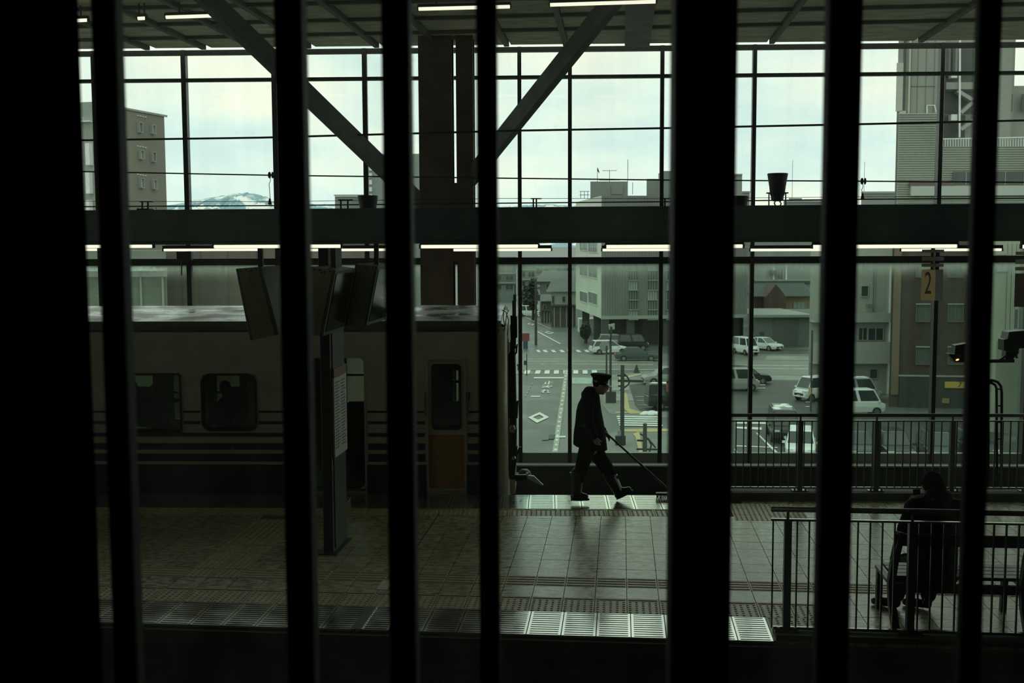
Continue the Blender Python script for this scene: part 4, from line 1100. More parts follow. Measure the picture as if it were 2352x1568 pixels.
# passengers inside the train
def passenger(x, yh, label, jm, b, lean=0.0, holdphone=False):
    hc_ = TW.p(x, yh, b); base = Vector((hc_.x, hc_.y, 0))
    t = thing('person', label, 'person', Vector((hc_.x, hc_.y, -.02)), 0, None)
    bd_ = MB(); fw = (E1*lean-E2).normalized() if abs(lean) < 2 else E1*(1 if lean > 0 else -1)
    sd = fw.cross(UP).normalized()
    Pp, Rp_ = head(bd_, hc_, fw-UP*.2, UP+fw*.2, 1, hc_-UP*.24-fw*.03)
    hip = hc_-UP*.74-fw*.06
    limb(bd_, [hc_-UP*.25-fw*.04, hc_-UP*.5-fw*.07, hip], [.08, .13, .14], 12)
    for q in (-1, 1):
        kn = hip+fw*.42+sd*q*.11-UP*.02; an = Vector((kn.x, kn.y, .07))-fw*.03
        limb(bd_, [hip+sd*q*.09, kn, an], [.09, .065, .045]); limb(bd_, [an-UP*.05, an-UP*.05+fw*.15], [.045, .038])
        sh = hc_-UP*.27+sd*q*.18-fw*.04; el_ = sh-UP*.25+fw*.08+sd*q*.04; wr_ = el_+fw*.22+UP*.08-sd*q*.08
        limb(bd_, [hc_-UP*.25-fw*.04, sh, el_, wr_], [.07, .058, .045, .03]); hand(bd_, wr_, fw-UP*.2, -sd*q, -UP, .95)
    fused(bd_, 'body', M_SKIN, t, .012, 3)
    jk_ = MB(); limb(jk_, [hc_-UP*.23-fw*.04, hc_-UP*.5-fw*.07, hip], [.12, .18, .18], 14)
    for q in (-1, 1):
        sh = hc_-UP*.27+sd*q*.18-fw*.04; el_ = sh-UP*.25+fw*.08+sd*q*.04; wr_ = el_+fw*.18+UP*.06-sd*q*.06
        limb(jk_, [hc_-UP*.27-fw*.04, sh, el_, wr_], [.10, .085, .07, .055])
    fused(jk_, 'jacket', jm, t, .014, 4)
    tr_ = MB()
    for q in (-1, 1):
        kn = hip+fw*.42+sd*q*.11-UP*.02; an = Vector((kn.x, kn.y, .12))-fw*.03
        limb(tr_, [hip+sd*q*.09, kn, an], [.11, .085, .07])
    fused(tr_, 'trousers', M_UNI, t, .014, 3)
    h_ = MB().ell(Pp(-.02, 0, .025), (.102, .088, .105), 14, 10, Rp_); h_.ell(Pp(-.05, 0, -.03), (.065, .076, .06), 12, 8, Rp_)
    fused(h_, 'hair', M_HAIR, t, .014, 2)
    return t
passenger(303, 893, 'train passenger with dark hair at the left edge of the long window', mat('dark_green_coat', (.02, .024, .022), .8), 16.95, .3)
passenger(356, 900, 'train passenger in a blue jacket behind the long window', mat('blue_jacket_cloth', (.03, .09, .15), .7), 16.85, -.3)
passenger(517, 893, 'train passenger with dark hair behind the rounded window', mat('charcoal_coat', (.03, .028, .025), .8), 16.9, .2)
passenger(572, 898, 'train passenger in a pale top at the right side of the rounded window', mat('pale_grey_top', (.25, .26, .24), .8), 17.0, -.2)

# ------------------------------------------------------------------ the town outside, street level well below the platform
GZ = -8.65
def gp(u, v): return gnd(u, v, GZ)
M_ASPH = mat('wet_asphalt', (0.100, 0.108, 0.098), 0.5, 0, .25, .25, rvar=.12)
M_LOT = mat('dark_parking_asphalt', (0.040, 0.044, 0.040), 0.6, 0, .35, .3)
M_WALK = mat('pale_pavement', (0.26, 0.28, 0.25), .8, 0, .2, .5)
M_WALK2 = mat('grey_pavement', (0.19, 0.20, 0.18), .8, 0, .2, .5)
M_LINE = mat('white_road_paint', (0.72, 0.76, 0.70), .6, 0, .12, 1.2)
M_WORN = mat('worn_road_paint', (0.34, 0.36, 0.31), .7, 0, .35, 1.0)
M_OCH = mat('ochre_paving', (0.46, 0.38, 0.20), .8, 0, .15, 1)
M_GREENP = mat('pale_green_road_paint', (0.34, 0.44, 0.36), .7, 0, .3, 1.5)
M_SNOW = mat('snow', (0.75, 0.78, 0.76), .8, 0, .1, 2)
street = setting('street', (0, 70, GZ), 'wet streets and car parks below the station')
MB().box((0, 2000, GZ-.5), (6000, 3960, 1.0)).build('asphalt', M_ASPH, street)
LIFT = [0]
def mark(px, name, m, par=street, org=None, sc_=1.0, h=.02):
    if org: px = [(org[0]+x/sc_, org[1]+y/sc_) for x, y in px]
    LIFT[0] += .0004
    pts = [gp(x, y)+Vector((0, 0, .004+LIFT[0])) for x, y in px]
    return MB().prism(pts, (0, 0, h)).build(name, m, par)
O3, S3 = (1170, 790), 5.6
# pavements and lots first, paint above
mark([(1385, 905), (1398, 862), (1480, 853), (1700, 856), (1700, 950), (1470, 962), (1400, 950), (1383, 930)], 'pavement', M_WALK2)
mark([(1383, 1000), (1440, 985), (1560, 985), (1560, 1090), (1375, 1090)], 'pavement', M_WALK2)
mark([(1445, 884), (1560, 872), (1580, 947), (1470, 944), (1459, 933)], 'parking_lot', M_LOT)
mark([(1682, 873), (1860, 876), (1880, 950), (1890, 1080), (1690, 1080), (1600, 960)], 'parking_lot', M_LOT)
mark([(1690, 1080), (1690, 950), (1900, 950), (2300, 960), (2300, 1085)], 'parking_lot', M_LOT)
mark([(1733, 812), (1862, 812), (1862, 803), (1733, 803)], 'yard', M_LOT)
mark([(1755, 873), (1838, 873), (1838, 863), (1753, 862)], 'pavement', M_WALK)
mark([(1758, 827), (1862, 827), (1862, 818), (1762, 817)], 'pavement', M_WALK)
mark([(1150, 811), (1560, 813), (1560, 851), (1150, 847)], 'cross_street', mat('light_worn_asphalt', (.15, .16, .145), .55, 0, .2, .15), h=.002)
mark([(1303, 862), (1385, 862), (1375, 1090), (1278, 1090)], 'resurfaced_lane', mat('light_worn_asphalt', (0, 0, 0)), h=.002)
mark([(1690, 828), (1870, 828), (1870, 862), (1690, 861)], 'cross_street', mat('light_worn_asphalt', (0, 0, 0)), h=.002)
for y in (838, 845):
    mark([(1700, y), (1870, y+1.6), (1870, y+3.2), (1700, y+2)], 'lane_line', M_WORN)
for y0, x0, x1 in ((824, 1203, 1300), (829, 1200, 1500), (836, 1240, 1500), (848, 1190, 1560)):
    mark([(x0, y0), (x1, y0+.5), (x1, y0+1.8), (x0, y0+1.3)], 'lane_line', M_WORN)
for x0, x1 in ((1168, 1205), (1205, 1222)):
    mark([(x0, 850), (x1, 853), (x1+4, 858), (x0, 860)], 'pavement', M_WALK)
for x0, x1 in ((340, 400), (425, 500), (530, 605), (640, 715), (740, 800), (850, 930), (960, 1035), (1075, 1145)):
    mark([(x0, 80), (x0+45, 78), (x1, 106), (x0+28, 106)], 'crosswalk_stripe', M_LINE, org=O3, sc_=S3)
for x0, x1, s in ((325, 395, 18), (447, 515, 12), (570, 635, 6), (692, 755, 2), (822, 885, 0), (943, 1005, -4), (1065, 1128, -6), (185, 260, 20)):
    mark([(x0+s, 340), (x1+s*.6, 340), (x1-s*.2, 384), (x0, 384)], 'crosswalk_stripe', M_LINE, org=O3, sc_=S3)
mark([(315, 430), (745, 430), (742, 444), (312, 444)], 'stop_line', M_LINE, org=O3, sc_=S3)
mark([(278, 671), (397, 671), (393, 684), (274, 684)], 'dash', M_LINE, org=O3, sc_=S3)
mark([(806, 437), (1065, 437), (1060, 514), (806, 514)], 'green_crossing_band', M_GREENP, org=O3, sc_=S3)
mark([(712, 345), (758, 345), (614, 1470), (538, 1470)], 'centre_line', M_WORN, org=O3, sc_=S3)
for k in range(22):
    t = (k+.3)/22; y = 345+1115*t**1.25; x = 735-158*((y-345)/1125); w = 8+10*t; h_ = 9+12*t
    mark([(x-w, y), (x+w, y), (x+w-2, y+h_), (x-w-2, y+h_)], 'centre_dash', M_LINE, org=O3, sc_=S3)
for k in range(5):
    t = k/5; x = 297-95*t; y = 505+185*t
    mark([(x-6, y), (x+6, y), (x-8, y+26), (x-22, y+26)], 'edge_dash', M_WORN, org=O3, sc_=S3)
OUT, INN = [(240, 950), (390, 883), (512, 948), (355, 1020)], [(300, 950), (385, 912), (445, 948), (370, 980)]
for i in range(4):
    j = (i+1) % 4
    mark([OUT[i], OUT[j], INN[j], INN[i]], 'diamond_mark', M_LINE, org=O3, sc_=S3)
OUT, INN = [(792, 1365), (850, 1343), (968, 1372), (890, 1393)], [(820, 1365), (856, 1353), (935, 1371), (884, 1381)]
for i in range(4):
    j = (i+1) % 4
    mark([OUT[i], OUT[j], INN[j], INN[i]], 'diamond_mark', M_LINE, org=(1150, 590), sc_=7.84)
OUT, INN = [(475, 1216), (510, 1195), (610, 1214), (575, 1236)], [(500, 1216), (520, 1204), (585, 1215), (560, 1226)]
for i in range(4):
    j = (i+1) % 4
    mark([OUT[i], OUT[j], INN[j], INN[i]], 'diamond_mark', M_LINE, org=(1150, 590), sc_=7.84)
mark([(655, 1352), (680, 1350), (1090, 1568), (1060, 1574)], 'lane_line', M_LINE, org=(1150, 590), sc_=7.84)
mark([(400, 1062), (600, 1155), (910, 1298), (905, 1308), (590, 1168), (400, 1075)], 'kerb_line', M_WORN, org=(1150, 590), sc_=7.84)
mark([(425, 1180), (510, 1178), (500, 1240), (425, 1242)], 'paving_patch', M_WALK2, org=O3, sc_=S3)
mark([(512, 1176), (592, 1172), (585, 1228), (505, 1232)], 'manhole_patch', M_LOT, org=O3, sc_=S3)
mark([(592, 1192), (725, 1190), (725, 1208), (592, 1212)], 'dash', M_LINE, org=O3, sc_=S3)
# 'stop' lettering painted on the road for traffic leaving the station
try:
    for ch, (x0, x1, y0, y1) in zip('\u6b62\u307e\u308c', ((438, 566, 480, 525), (420, 556, 535, 575), (405, 530, 588, 636))):
        me = text_mesh(ch, 1.0, .0, bold=.022)
        xs = [v.co.x for v in me.vertices]; ys = [v.co.y for v in me.vertices]
        mn, mxx, my, My = min(xs), max(xs), min(ys), max(ys)
        for v in me.vertices:
            s, t = (v.co.x-mn)/(mxx-mn), (v.co.y-my)/(My-my)
            sk = 14*(t)-7
            w = gp(O3[0]+(x0+(x1-x0)*s+sk)/S3, O3[1]+(y1+(y0-y1)*t)/S3)
            v.co = Vector((w.x, w.y, GZ+.05))-Vector(street.location)
        me.materials.append(M_LINE)
        o = link('road_lettering', me, street)
        so = o.modifiers.new('thick', 'SOLIDIFY'); so.thickness = .01
except Exception as ex:
    print('lettering', ex)
O4 = (1370, 790)
for q in ([(185, 470), (405, 470), (420, 600), (205, 602)], [(210, 655), (455, 655), (482, 738), (215, 736)]):
    mark(q, 'paving_patch', M_WALK, org=O4, sc_=S3)
for q in ([(280, 436), (560, 386), (592, 394), (300, 462)], [(283, 462), (328, 462), (350, 640), (310, 600)], [(343, 628), (386, 640), (430, 840), (358, 840)], [(358, 845), (430, 838), (572, 884), (560, 900), (440, 906)], [(240, 880), (450, 882), (440, 895), (250, 895)],
          [(350, 1108), (640, 1094), (965, 1100), (968, 1128), (640, 1140), (350, 1132)], [(465, 1165), (545, 1135), (560, 1180), (604, 1445), (556, 1450), (500, 1200)]):
    mark(q, 'tactile_path', M_OCH, org=O4, sc_=S3)
for k in range(5):
    y = 932+27.5*k; x = 258+8*k
    mark([(x, y), (800+12*k, y+8), (806+12*k, y+23), (x+3, y+15)], 'crosswalk_stripe', M_LINE, org=O4, sc_=S3)
for k, y in enumerate((683, 735, 793)):
    mark([(500+18*k, y), (640+20*k, y), (642+20*k, y+5), (502+18*k, y+5)], 'bay_line', M_WORN, org=O4, sc_=S3)
sn = MB()
for x, y, r in ((600, 898, .5), (635, 886, .6), (675, 890, .6), (712, 884, .7), (752, 888, .6), (788, 894, .6), (700, 902, .5)):
    p = gp(O4[0]+x/S3, O4[1]+y/S3+1.5); sn.ell(p, (r*.55, r*.5, r*.32), 10, 6)
o = sn.build('snow_heap', M_SNOW, None, smooth=True); tag(o, 'dirty white heap of ploughed snow at the car park corner', 'snow heap')
O5, S5 = (1680, 820), 6.03
for q in ([(55, 975), (420, 985), (420, 1018), (55, 995)], [(55, 912), (520, 915), (520, 935), (55, 930)], [(335, 1058), (360, 1062), (715, 1400), (670, 1400)], [(55, 1236), (640, 1260), (640, 1268), (55, 1246)], [(40, 1285), (60, 1290), (125, 1410), (100, 1410)]):
    mark(q, 'bay_line', M_LINE, org=O5, sc_=S5)
for k, y in enumerate((345, 385, 432)):
    mark([(360, y), (470, y), (470, y+14), (350, y+14)], 'bay_line', M_WORN, org=O5, sc_=S5)
for k, y in enumerate((560, 625, 690)):
    mark([(1030, y), (1110, y), (1110, y+12), (1020, y+12)], 'bay_line', M_WORN, org=O5, sc_=S5)

# ------------------------------------------------------------------ buildings
M_GLASSW = mat('building_window_glass', (0.03, 0.04, 0.04), 0.12, 0, spec=.6)
M_GLASSB = mat('pale_window_pane', (0.30, 0.36, 0.34), .3)
M_WFR = mat('window_surround', (0.30, 0.32, 0.29), .6)
def vplane(u, v, A, B):
    d = ray(u, v); t = Vector((B.x-A.x, B.y-A.y, 0)).normalized(); n = Vector((t.y, -t.x, 0))
    k = (Vector(A)-CEN).dot(n)/d.dot(n); return CEN+d*k, t, (n if n.dot(CEN-Vector(A)) > 0 else -n)
def rect_on(par, A, B, x0, y0, x1, y1, name, m, off=0.0, th=.06):
    p, t, n = vplane(x0, y1, A, B); q, _, _ = vplane(x1, y1, A, B)
    s = (q-p).dot(t); z0, z1 = p.z, vplane(x0, y0, A, B)[0].z
    P = [p+n*off, p+t*s+n*off, Vector((p.x+t.x*s, p.y+t.y*s, z1))+n*off, Vector((p.x, p.y, z1))+n*off]
    return MB().prism(P, n*th).build(name, m, par)
def window(par, A, B, x0, y0, x1, y1, m=M_GLASSW, bars=1, fm=M_WFR, th=.10):
    p, t, n = vplane(x0, y1, A, B); q, _, _ = vplane(x1, y1, A, B); s = (q-p).dot(t); z0, z1 = p.z, vplane(x0, y0, A, B)[0].z
    W = .07; mb = MB()
    def bx(s0, s1, za, zb, o0, o1):
        P = [Vector((p.x+t.x*a, p.y+t.y*a, za))+n*o0 for a in (s0, s1)] + [Vector((p.x+t.x*a, p.y+t.y*a, zb))+n*o0 for a in (s1, s0)]
        mb.prism(P, n*(o1-o0))
    sg = 1 if s > 0 else -1
    bx(0, s, z0-W, z0, 0, th+.05); bx(0, s, z1, z1+W, 0, th); bx(-W*sg, 0, z0-W, z1+W, 0, th); bx(s, s+W*sg, z0-W, z1+W, 0, th)
    for k in range(1, bars+1):
        c = s*k/(bars+1); bx(c-.03, c+.03, z0, z1, .02, th*.8)
    w = mb.build('window', fm, par)
    P = [p+n*.005, p+t*s+n*.005, Vector((p.x+t.x*s, p.y+t.y*s, z1))+n*.005, Vector((p.x, p.y, z1))+n*.005]
    MB().prism(P, n*.03).build('pane', m, w)
    return w
def at(x, Y, v=640):
    d = ray(x, v); return Vector((d.x*Y/d.y, Y, 0))
def away(P, d): return Vector((P.x*(1+d/P.y), P.y+d, 0))      # straight on down the line of sight from the platform
def zt_(y, Y, x=1176):
    d = ray(x, y); return EYE + d.z*Y/d.y
def block(pts, z0, z1, name, m, par):
    return MB().prism([Vector((p.x, p.y, z0)) for p in pts], (0, 0, z1-z0)).build(name, m, par)
def building(label, A, name='building'):
    return thing(name, label, 'building', Vector((A.x, A.y, GZ)))
# tower block at the left
A, B = at(243, 110, 400), at(381, 119.7, 400); C_ = at(160, 111, 400); ztop = zt_(241, 110, 243)
b1 = building('brownish tower block with small windows rising above the beam at the left', A)
M_T1 = mat('brown_grey_facade', (0.20, 0.19, 0.15), .8, 0, .12, .12, stretch=(1, 1, .1)); M_T1b = mat('green_grey_facade', (0.28, 0.31, 0.26), .8, 0, .15, .2)
block([A, B, away(B, 5), away(C_, 14), C_], GZ, ztop, 'wall', M_T1, b1)
rect_on(b1, C_, A, 165, 236, 243, 700, 'side_wall', M_T1b, 0, .12)
rect_on(b1, A, B, 243, 239, 381, 243.5, 'parapet', M_T1b, 0, .15)
rect_on(b1, C_, A, 178, 279, 214, 282, 'cornice', M_SNOW, .1, .5)
MB().tube([vplane(188, 279, C_, A)[0]+Vector((0, -1, 0)), vplane(188, 272, C_, A)[0]+Vector((0, -1, 0)), vplane(200, 272, C_, A)[0]+Vector((0, -1, 0)), vplane(200, 280, C_, A)[0]+Vector((0, -1, 0))], .04, 5).build('roof_rail', M_SNOW, b1)
for x, y0, y1, g in ((316, 282, 303, 0), (346, 288, 306, 1), (319, 346, 364, 1), (347, 350, 370, 0), (320, 410, 430, 1), (349, 414, 433, 1), (350, 476, 494, 1), (321, 472, 490, 1)):
    window(b1, A, B, x, y0, x+6.5, y1, mat('sky_reflection_pane', (0.62, .66, .58), .4) if g else M_GLASSB, 0, th=.3)  # sky reflection put into the pale colour of these panes
for y in (264, 334, 399):
    for k in range(4):
        rect_on(b1, A, B, 314+k*6, y+k*1.2, 315.6+k*6, y+2+k*1.2, 'vent', M_SNOW, 0, .15)
for k, (y0, y1) in enumerate(((330, 380), (395, 445), (460, 500))):
    rect_on(b1, C_, A, 207, y0, 216, y1, 'balcony_wall', M_SNOW, .1, .6)
# brown building and white annex behind the train
A, B = at(383, 76), at(905, 74); b2 = building('plain brown windowless building behind the train roof at the left', A)
block([A, B, away(B, 14), away(A, 14)], GZ, zt_(548, 76), 'wall', mat('dull_brown_wall', (0.13, 0.108, 0.088), .85, 0, .2, .5, stretch=(1, 1, .1)), b2)
for x in (422, 462, 525, 590):
    rect_on(b2, A, B, x, 555, x+2, 720, 'wall_joint', mat('brown_joint', (.12, .1, .08), .8), 0, .08)
rect_on(b2, A, B, 383, 548, 905, 556, 'coping', M_WFR, 0, .2)
A, B = at(150, 70), at(381, 70); b3 = building('pale panelled annex with deep eaves left of the brown building', A)
block([A, B, away(B, 5), away(A, 5)], GZ, zt_(572, 70), 'wall', mat('pale_green_panel', (0.15, 0.175, 0.14), .7, 0, .12, .6), b3)
for y0, y1, o in ((602, 607, .5), (612, 622, .9), (624, 636, .3)):
    rect_on(b3, A, B, 150, y0, 384, y1, 'eave', M_SNOW if o > .4 else M_WFR, 0, o)
for x in (325, 375, 250):
    rect_on(b3, A, B, x, 636, x+4, 720, 'downpipe', M_WFR, 0, .15)
# low blocks left of centre on the skyline
A, B = at(769, 165, 440), at(850, 165, 440); b = building('low grey rooftop block seen over the beam left of the columns', A)
block([A, B, away(B, 14), away(A, 14)], GZ, zt_(449, 165), 'wall', mat('mid_grey_wall', (.20, .215, .20), .8, 0, .1, .2), b)
rect_on(b, A, B, 768, 447, 851, 450, 'parapet', M_WFR, 0, .3)
A, B = at(847, 190, 440), at(965, 190, 440); b = building('slim pale tower with a column of balconies behind the left diagonal brace', A)
block([A, B, away(B, 14), away(A, 14)], GZ, zt_(352, 190), 'wall', mat('pale_grey_wall', (.26, .29, .27), .8, 0, .1, .2), b)
for k in range(7):
    rect_on(b, A, B, 848, 366+16*k, 855, 376+16*k, 'balcony', M_SNOW, 0, .9)
# grey office block at the crossing
cA = at(1381, 131); cL = at(1323, 152); cR = at(1718, 133); zT = zt_(450, 131)
zU = zt_(732, 131)
b4 = building('grey ribbed office block on pillars at the street crossing', cA)
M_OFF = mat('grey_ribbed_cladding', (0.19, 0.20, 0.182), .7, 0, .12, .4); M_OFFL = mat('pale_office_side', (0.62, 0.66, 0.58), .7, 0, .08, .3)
bk = Vector((8, 22, 0))
block([cA, cR, cR+Vector((1, 12, 0)), cL+Vector((6, 3, 0)), cL], zU, zT, 'upper_storeys', M_OFF, b4)
def rect4(par, A, B, z0, z1, s0, s1, name, m, off, th):
    t = Vector((B.x-A.x, B.y-A.y, 0)).normalized(); n = Vector((t.y, -t.x, 0)); n = n if n.dot(CEN-A) > 0 else -n
    P = [Vector((A.x+t.x*s, A.y+t.y*s, z))+n*off for s, z in ((s0, z0), (s1, z0), (s1, z1), (s0, z1))]
    return MB().prism(P, n*th).build(name, m, par)
LL = (cA-cL).length; LR = (cR-cA).length
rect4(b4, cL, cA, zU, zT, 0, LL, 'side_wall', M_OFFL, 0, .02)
ribs = MB()
for k in range(60):
    s = .3+k*(LR-.6)/59; t = (cR-cA).normalized(); n = Vector((t.y, -t.x, 0)); n = n if n.dot(CEN-cA) > 0 else -n
    p = cA+t*s; ribs.prism([Vector((p.x, p.y, zU))+t*-.05, Vector((p.x, p.y, zU))+t*.05, Vector((p.x, p.y, zT))+t*.05, Vector((p.x, p.y, zT))+t*-.05], n*.08)
ribs.build('cladding_ribs', M_OFF, b4, kind='stuff')
rect4(b4, cA, cR, zU-.1, zU+.3, 0, LR, 'base_band', M_WFR, 0, .2)
for y0, y1 in ((610, 632), (668, 691), (552, 575), (495, 518)):
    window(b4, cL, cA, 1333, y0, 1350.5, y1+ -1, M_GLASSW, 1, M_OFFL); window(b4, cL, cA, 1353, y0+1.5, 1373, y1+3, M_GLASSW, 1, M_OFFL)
for x0, x1 in ((1444, 1464), (1488, 1509), (1531, 1552), (1576, 1596), (1620, 1640)):
    for k in range(6):
        y0 = 600+ 22.5*k
        window(b4, cA, cR, x0, y0, x1, y0+20.5, (M_GLASSB if (k+x0) % 3 == 0 else mat('green_tinted_window', (.06, .09, .08), .2)), 0, M_OFF, .08)
        rect_on(b4, cA, cR, x0-1, y0+20.5, x1+1, y0+22, 'sill', M_WFR, 0, .3)
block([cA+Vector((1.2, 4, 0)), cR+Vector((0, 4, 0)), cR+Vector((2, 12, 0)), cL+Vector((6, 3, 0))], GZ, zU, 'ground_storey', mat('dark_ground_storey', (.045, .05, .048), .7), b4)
for p in (cA+Vector((.5, .5, 0)), cA.lerp(cL, .35)+Vector((.7, 0, 0)), cA.lerp(cL, .8)+Vector((.7, 0, 0)), cA.lerp(cR, .2)+Vector((0, .6, 0)), cA.lerp(cR, .45)+Vector((0, .6, 0))):
    MB().box((p.x, p.y, (GZ+zU)/2), (.9, .9, zU-GZ)).build('pillar', mat('dark_pillar', (.05, .055, .05), .7), b4)
block([cL+Vector((.4, -.5, 0)), cL+Vector((2.6, -.5, 0)), cL+Vector((2.6, 3, 0)), cL+Vector((.4, 3, 0))], GZ, zt_(733, 152), 'stair_core', M_OFFL, b4)
pA, pB = at(1356, 140, 440), at(1442, 140, 440)
pen = block([pA, pB, away(pB, 6), away(pA, 6)], zT, zt_(417.5, 140), 'penthouse', mat('penthouse_wall', (.20, .22, .20), .8), b4)
rect_on(b4, pA, pB, 1404, 426, 1430, 446, 'penthouse_door', mat('mid_grey_wall', (0, 0, 0)), 0, .2)
pA, pB = at(1485, 142, 440), at(1610, 142, 440)
block([pA, pB, away(pB, 6), away(pA, 6)], zT, zt_(412, 142), 'penthouse', mat('penthouse_wall', (0, 0, 0)), b4)
block([at(1524, 141, 440), at(1600, 141, 440), at(1600, 141, 440)+Vector((0, 5, 0)), at(1524, 141, 440)+Vector((0, 5, 0))], zT, zt_(394, 141), 'penthouse', mat('penthouse_wall', (0, 0, 0)), b4)
fr = MB()
for x in (1334, 1342, 1350):
    fr.beam(Vector((at(x, 139, 445).x, 139, zT)), Vector((at(x, 139, 445).x, 139, zt_(440, 139))), .06, .06)
fr.beam(Vector((at(1331, 139, 445).x, 139, zt_(440, 139))), Vector((at(1354, 139, 445).x, 139, zt_(440, 139))), .06, .06).beam(Vector((at(1331, 139, 445).x, 139, zt_(448, 139))), Vector((at(1354, 139, 445).x, 139, zt_(448, 139))), .06, .06)
fr.build('roof_frame', M_STEEL2, b4)
def antenna(x, Y, y0, y1, lbl, kind):
    p = Vector((at(x, Y, 420).x, Y, zt_(y1, Y))); q = Vector((p.x, Y, zt_(y0, Y)))
    t = thing('antenna', lbl, 'antenna', p, 0)
    MB().cyl(p, q, .035, 6).build('mast', M_STEEL2, t)
    if kind == 'yagi':
        for dy, w in ((0, .85), (1.15, 1.25)):
            z = q.z-dy-.1; MB().beam(Vector((p.x-w, Y, z)), Vector((p.x+w, Y, z)), .05, .05).build('boom', M_STEEL2, t)
            el = MB()
            for k in range(7): el.beam(Vector((p.x-w+k*w/3, Y-.3, z+.03)), Vector((p.x-w+k*w/3, Y+.3, z+.10)), .03, .03)
            el.build('element', M_STEEL2, t)
    elif kind == 'dish':
        MB().lathe([(.02, 0), (.28, .06), (.36, .14)], q-Vector((0, .1, .3)), 14, Matrix.Rotation(math.radians(70), 3, 'Y')).build('dish', M_STEEL2, t)
antenna(1372, 140, 387, 418, 'antenna mast with a small dish on the office block penthouse', 'dish')
antenna(1400, 140, 391, 418, 'two tier television antenna on the office block penthouse', 'yagi')
antenna(1442, 140, 367, 418, 'tall thin lightning rod at the penthouse corner', 'rod')
antenna(1453, 140, 420, 447, 'short rod on the office block roof between the penthouses', 'rod')
antenna(1820, 205, 370, 458, 'tall thin rod on the skyline right of the clear floodlight', 'rod')
antenna(1985, 205, 375, 447, 'tall thin rod on the skyline left of the corrugated tower', 'rod')
# distant blocks on the skyline right of centre
for pts, Y, lbl in (([(1640, 401), (1704, 401)], 200, 'plain grey skyline block at the right edge of the broad mullion'), ([(1704, 441), (1722, 441)], 186, 'low grey skyline block behind the glass wall post'),
                    ([(1800, 463), (1895, 463)], 205, 'low grey skyline roof right of the clear floodlight'), ([(1978, 443), (2070, 443)], 200, 'grey skyline roof left of the corrugated tower')):
    A, B = at(pts[0][0], Y, 455), at(pts[1][0], Y, 455); b = building(lbl, A)
    block([A, B, away(B, 12), away(A, 12)], GZ, zt_(pts[0][1], Y), 'wall', mat('skyline_wall', (.25, .275, .25), .8, 0, .1, .1), b)
    rect_on(b, A, B, pts[0][0]-.5, pts[0][1]-1.5, pts[1][0]+.5, pts[0][1]+1.5, 'parapet', M_WFR, 0, .3)
    if Y == 205: block([at(1812, Y+3, 455), at(1842, Y+3, 455), at(1842, Y+6, 455), at(1812, Y+6, 455)], zt_(464, Y), zt_(456, Y), 'roof_house', mat('skyline_wall', (0, 0, 0)), b)

# corrugated tower at the right
Yt = 112
b6 = building('tall grey tower with corrugated cladding and outside stair at the right', at(2060, Yt, 330))
M_TW = mat('grey_tower_panel', (.26, .275, .235), .7, 0, .15, .25, stretch=(1, 1, .1)); M_COR = mat('corrugated_cladding', (.36, .39, .33), .55, 0, .1, .3); M_DK = mat('dark_recess', (.07, .08, .072), .8)
A, B = at(2058, Yt+2, 330), at(2166, Yt+2, 330)
block([A, B, away(B, 14), away(A, 14)], GZ, zt_(60, Yt), 'wall', M_TW, b6)
rect_on(b6, A, B, 2053, 255, 2068, 700, 'left_wall', mat('pale_tower_edge', (.42, .43, .36), .7), 0, .2)
rect_on(b6, A, B, 2057, 145, 2071, 256, 'left_wall', mat('pale_tower_edge', (0, 0, 0)), 0, .2)
for x in (2083,): rect_on(b6, A, B, x, 60, x+4, 262, 'downpipe', mat('pale_tower_edge', (0, 0, 0)), 0, .3)
for x in (2090, 2105, 2124, 2143): rect_on(b6, A, B, x, 60, x+.9, 262, 'panel_joint', mat('panel_joint_grey', (.16, .17, .15), .8), 0, .05)
rect_on(b6, A, B, 2088, 198, 2148, 199.3, 'panel_joint', M_DK, 0, .05)
rect_on(b6, A, B, 2072, 60, 2078, 262, 'recess', M_DK, 0, .05)
MB().tube([vplane(x, y, A, B)[0]+Vector((0, -.4, 0)) for x, y in ((2126, 262), (2126, 243), (2143, 243), (2148, 262))], .06, 6).build('roof_hoop', M_SNOW, b6)
def corrugated(A, B, x0, x1, y0, y1, pitch, lbl):
    p, t, n = vplane(x0, 400, A, B); q, _, _ = vplane(x1, 400, A, B); s = (q-p).dot(t); p.z = vplane(x0, y1, A, B)[0].z; q.z = vplane(x1, y0, A, B)[0].z
    block([Vector((p.x, p.y, 0)), Vector((p.x, p.y, 0))+t*s, away(Vector((p.x, p.y, 0))+t*s, 1.9), away(Vector((p.x, p.y, 0)), 1.9)], p.z, q.z, lbl, M_COR, b6)
    m = MB(); z = p.z
    while z < q.z-pitch*.4:
        P = [Vector((p.x, p.y, z)), Vector((p.x, p.y, z+pitch*.30))+n*.20, Vector((p.x, p.y, z+pitch*.48))+n*.20, Vector((p.x, p.y, z+pitch*.52))]
        m.prism(P, t*s); z += pitch
    m.build('corrugation', M_COR, b6, kind='stuff')
A2, B2 = at(2060, Yt, 330), at(2146, Yt, 330)
corrugated(A2, B2, 2061, 2146, 260, 620, .225, 'corrugated_block')
A3, B3 = at(2160, Yt, 330), at(2420, Yt, 330)
corrugated(A3, B3, 2163, 2420, 336, 620, .225, 'corrugated_block')
rect_on(b6, A3, B3, 2186, 395, 2420, 424, 'dark_window_band', M_GLASSW, .12, .1)
for x in (2215, 2262, 2305, 2348): rect_on(b6, A3, B3, x, 395, x+1.5, 424, 'window_bar', M_WFR, .2, .1)
rect_on(b6, A2, B3, 2088, 428, 2420, 450, 'pale_band', mat('pale_fascia', (.42, .45, .40), .6), .2, .4)
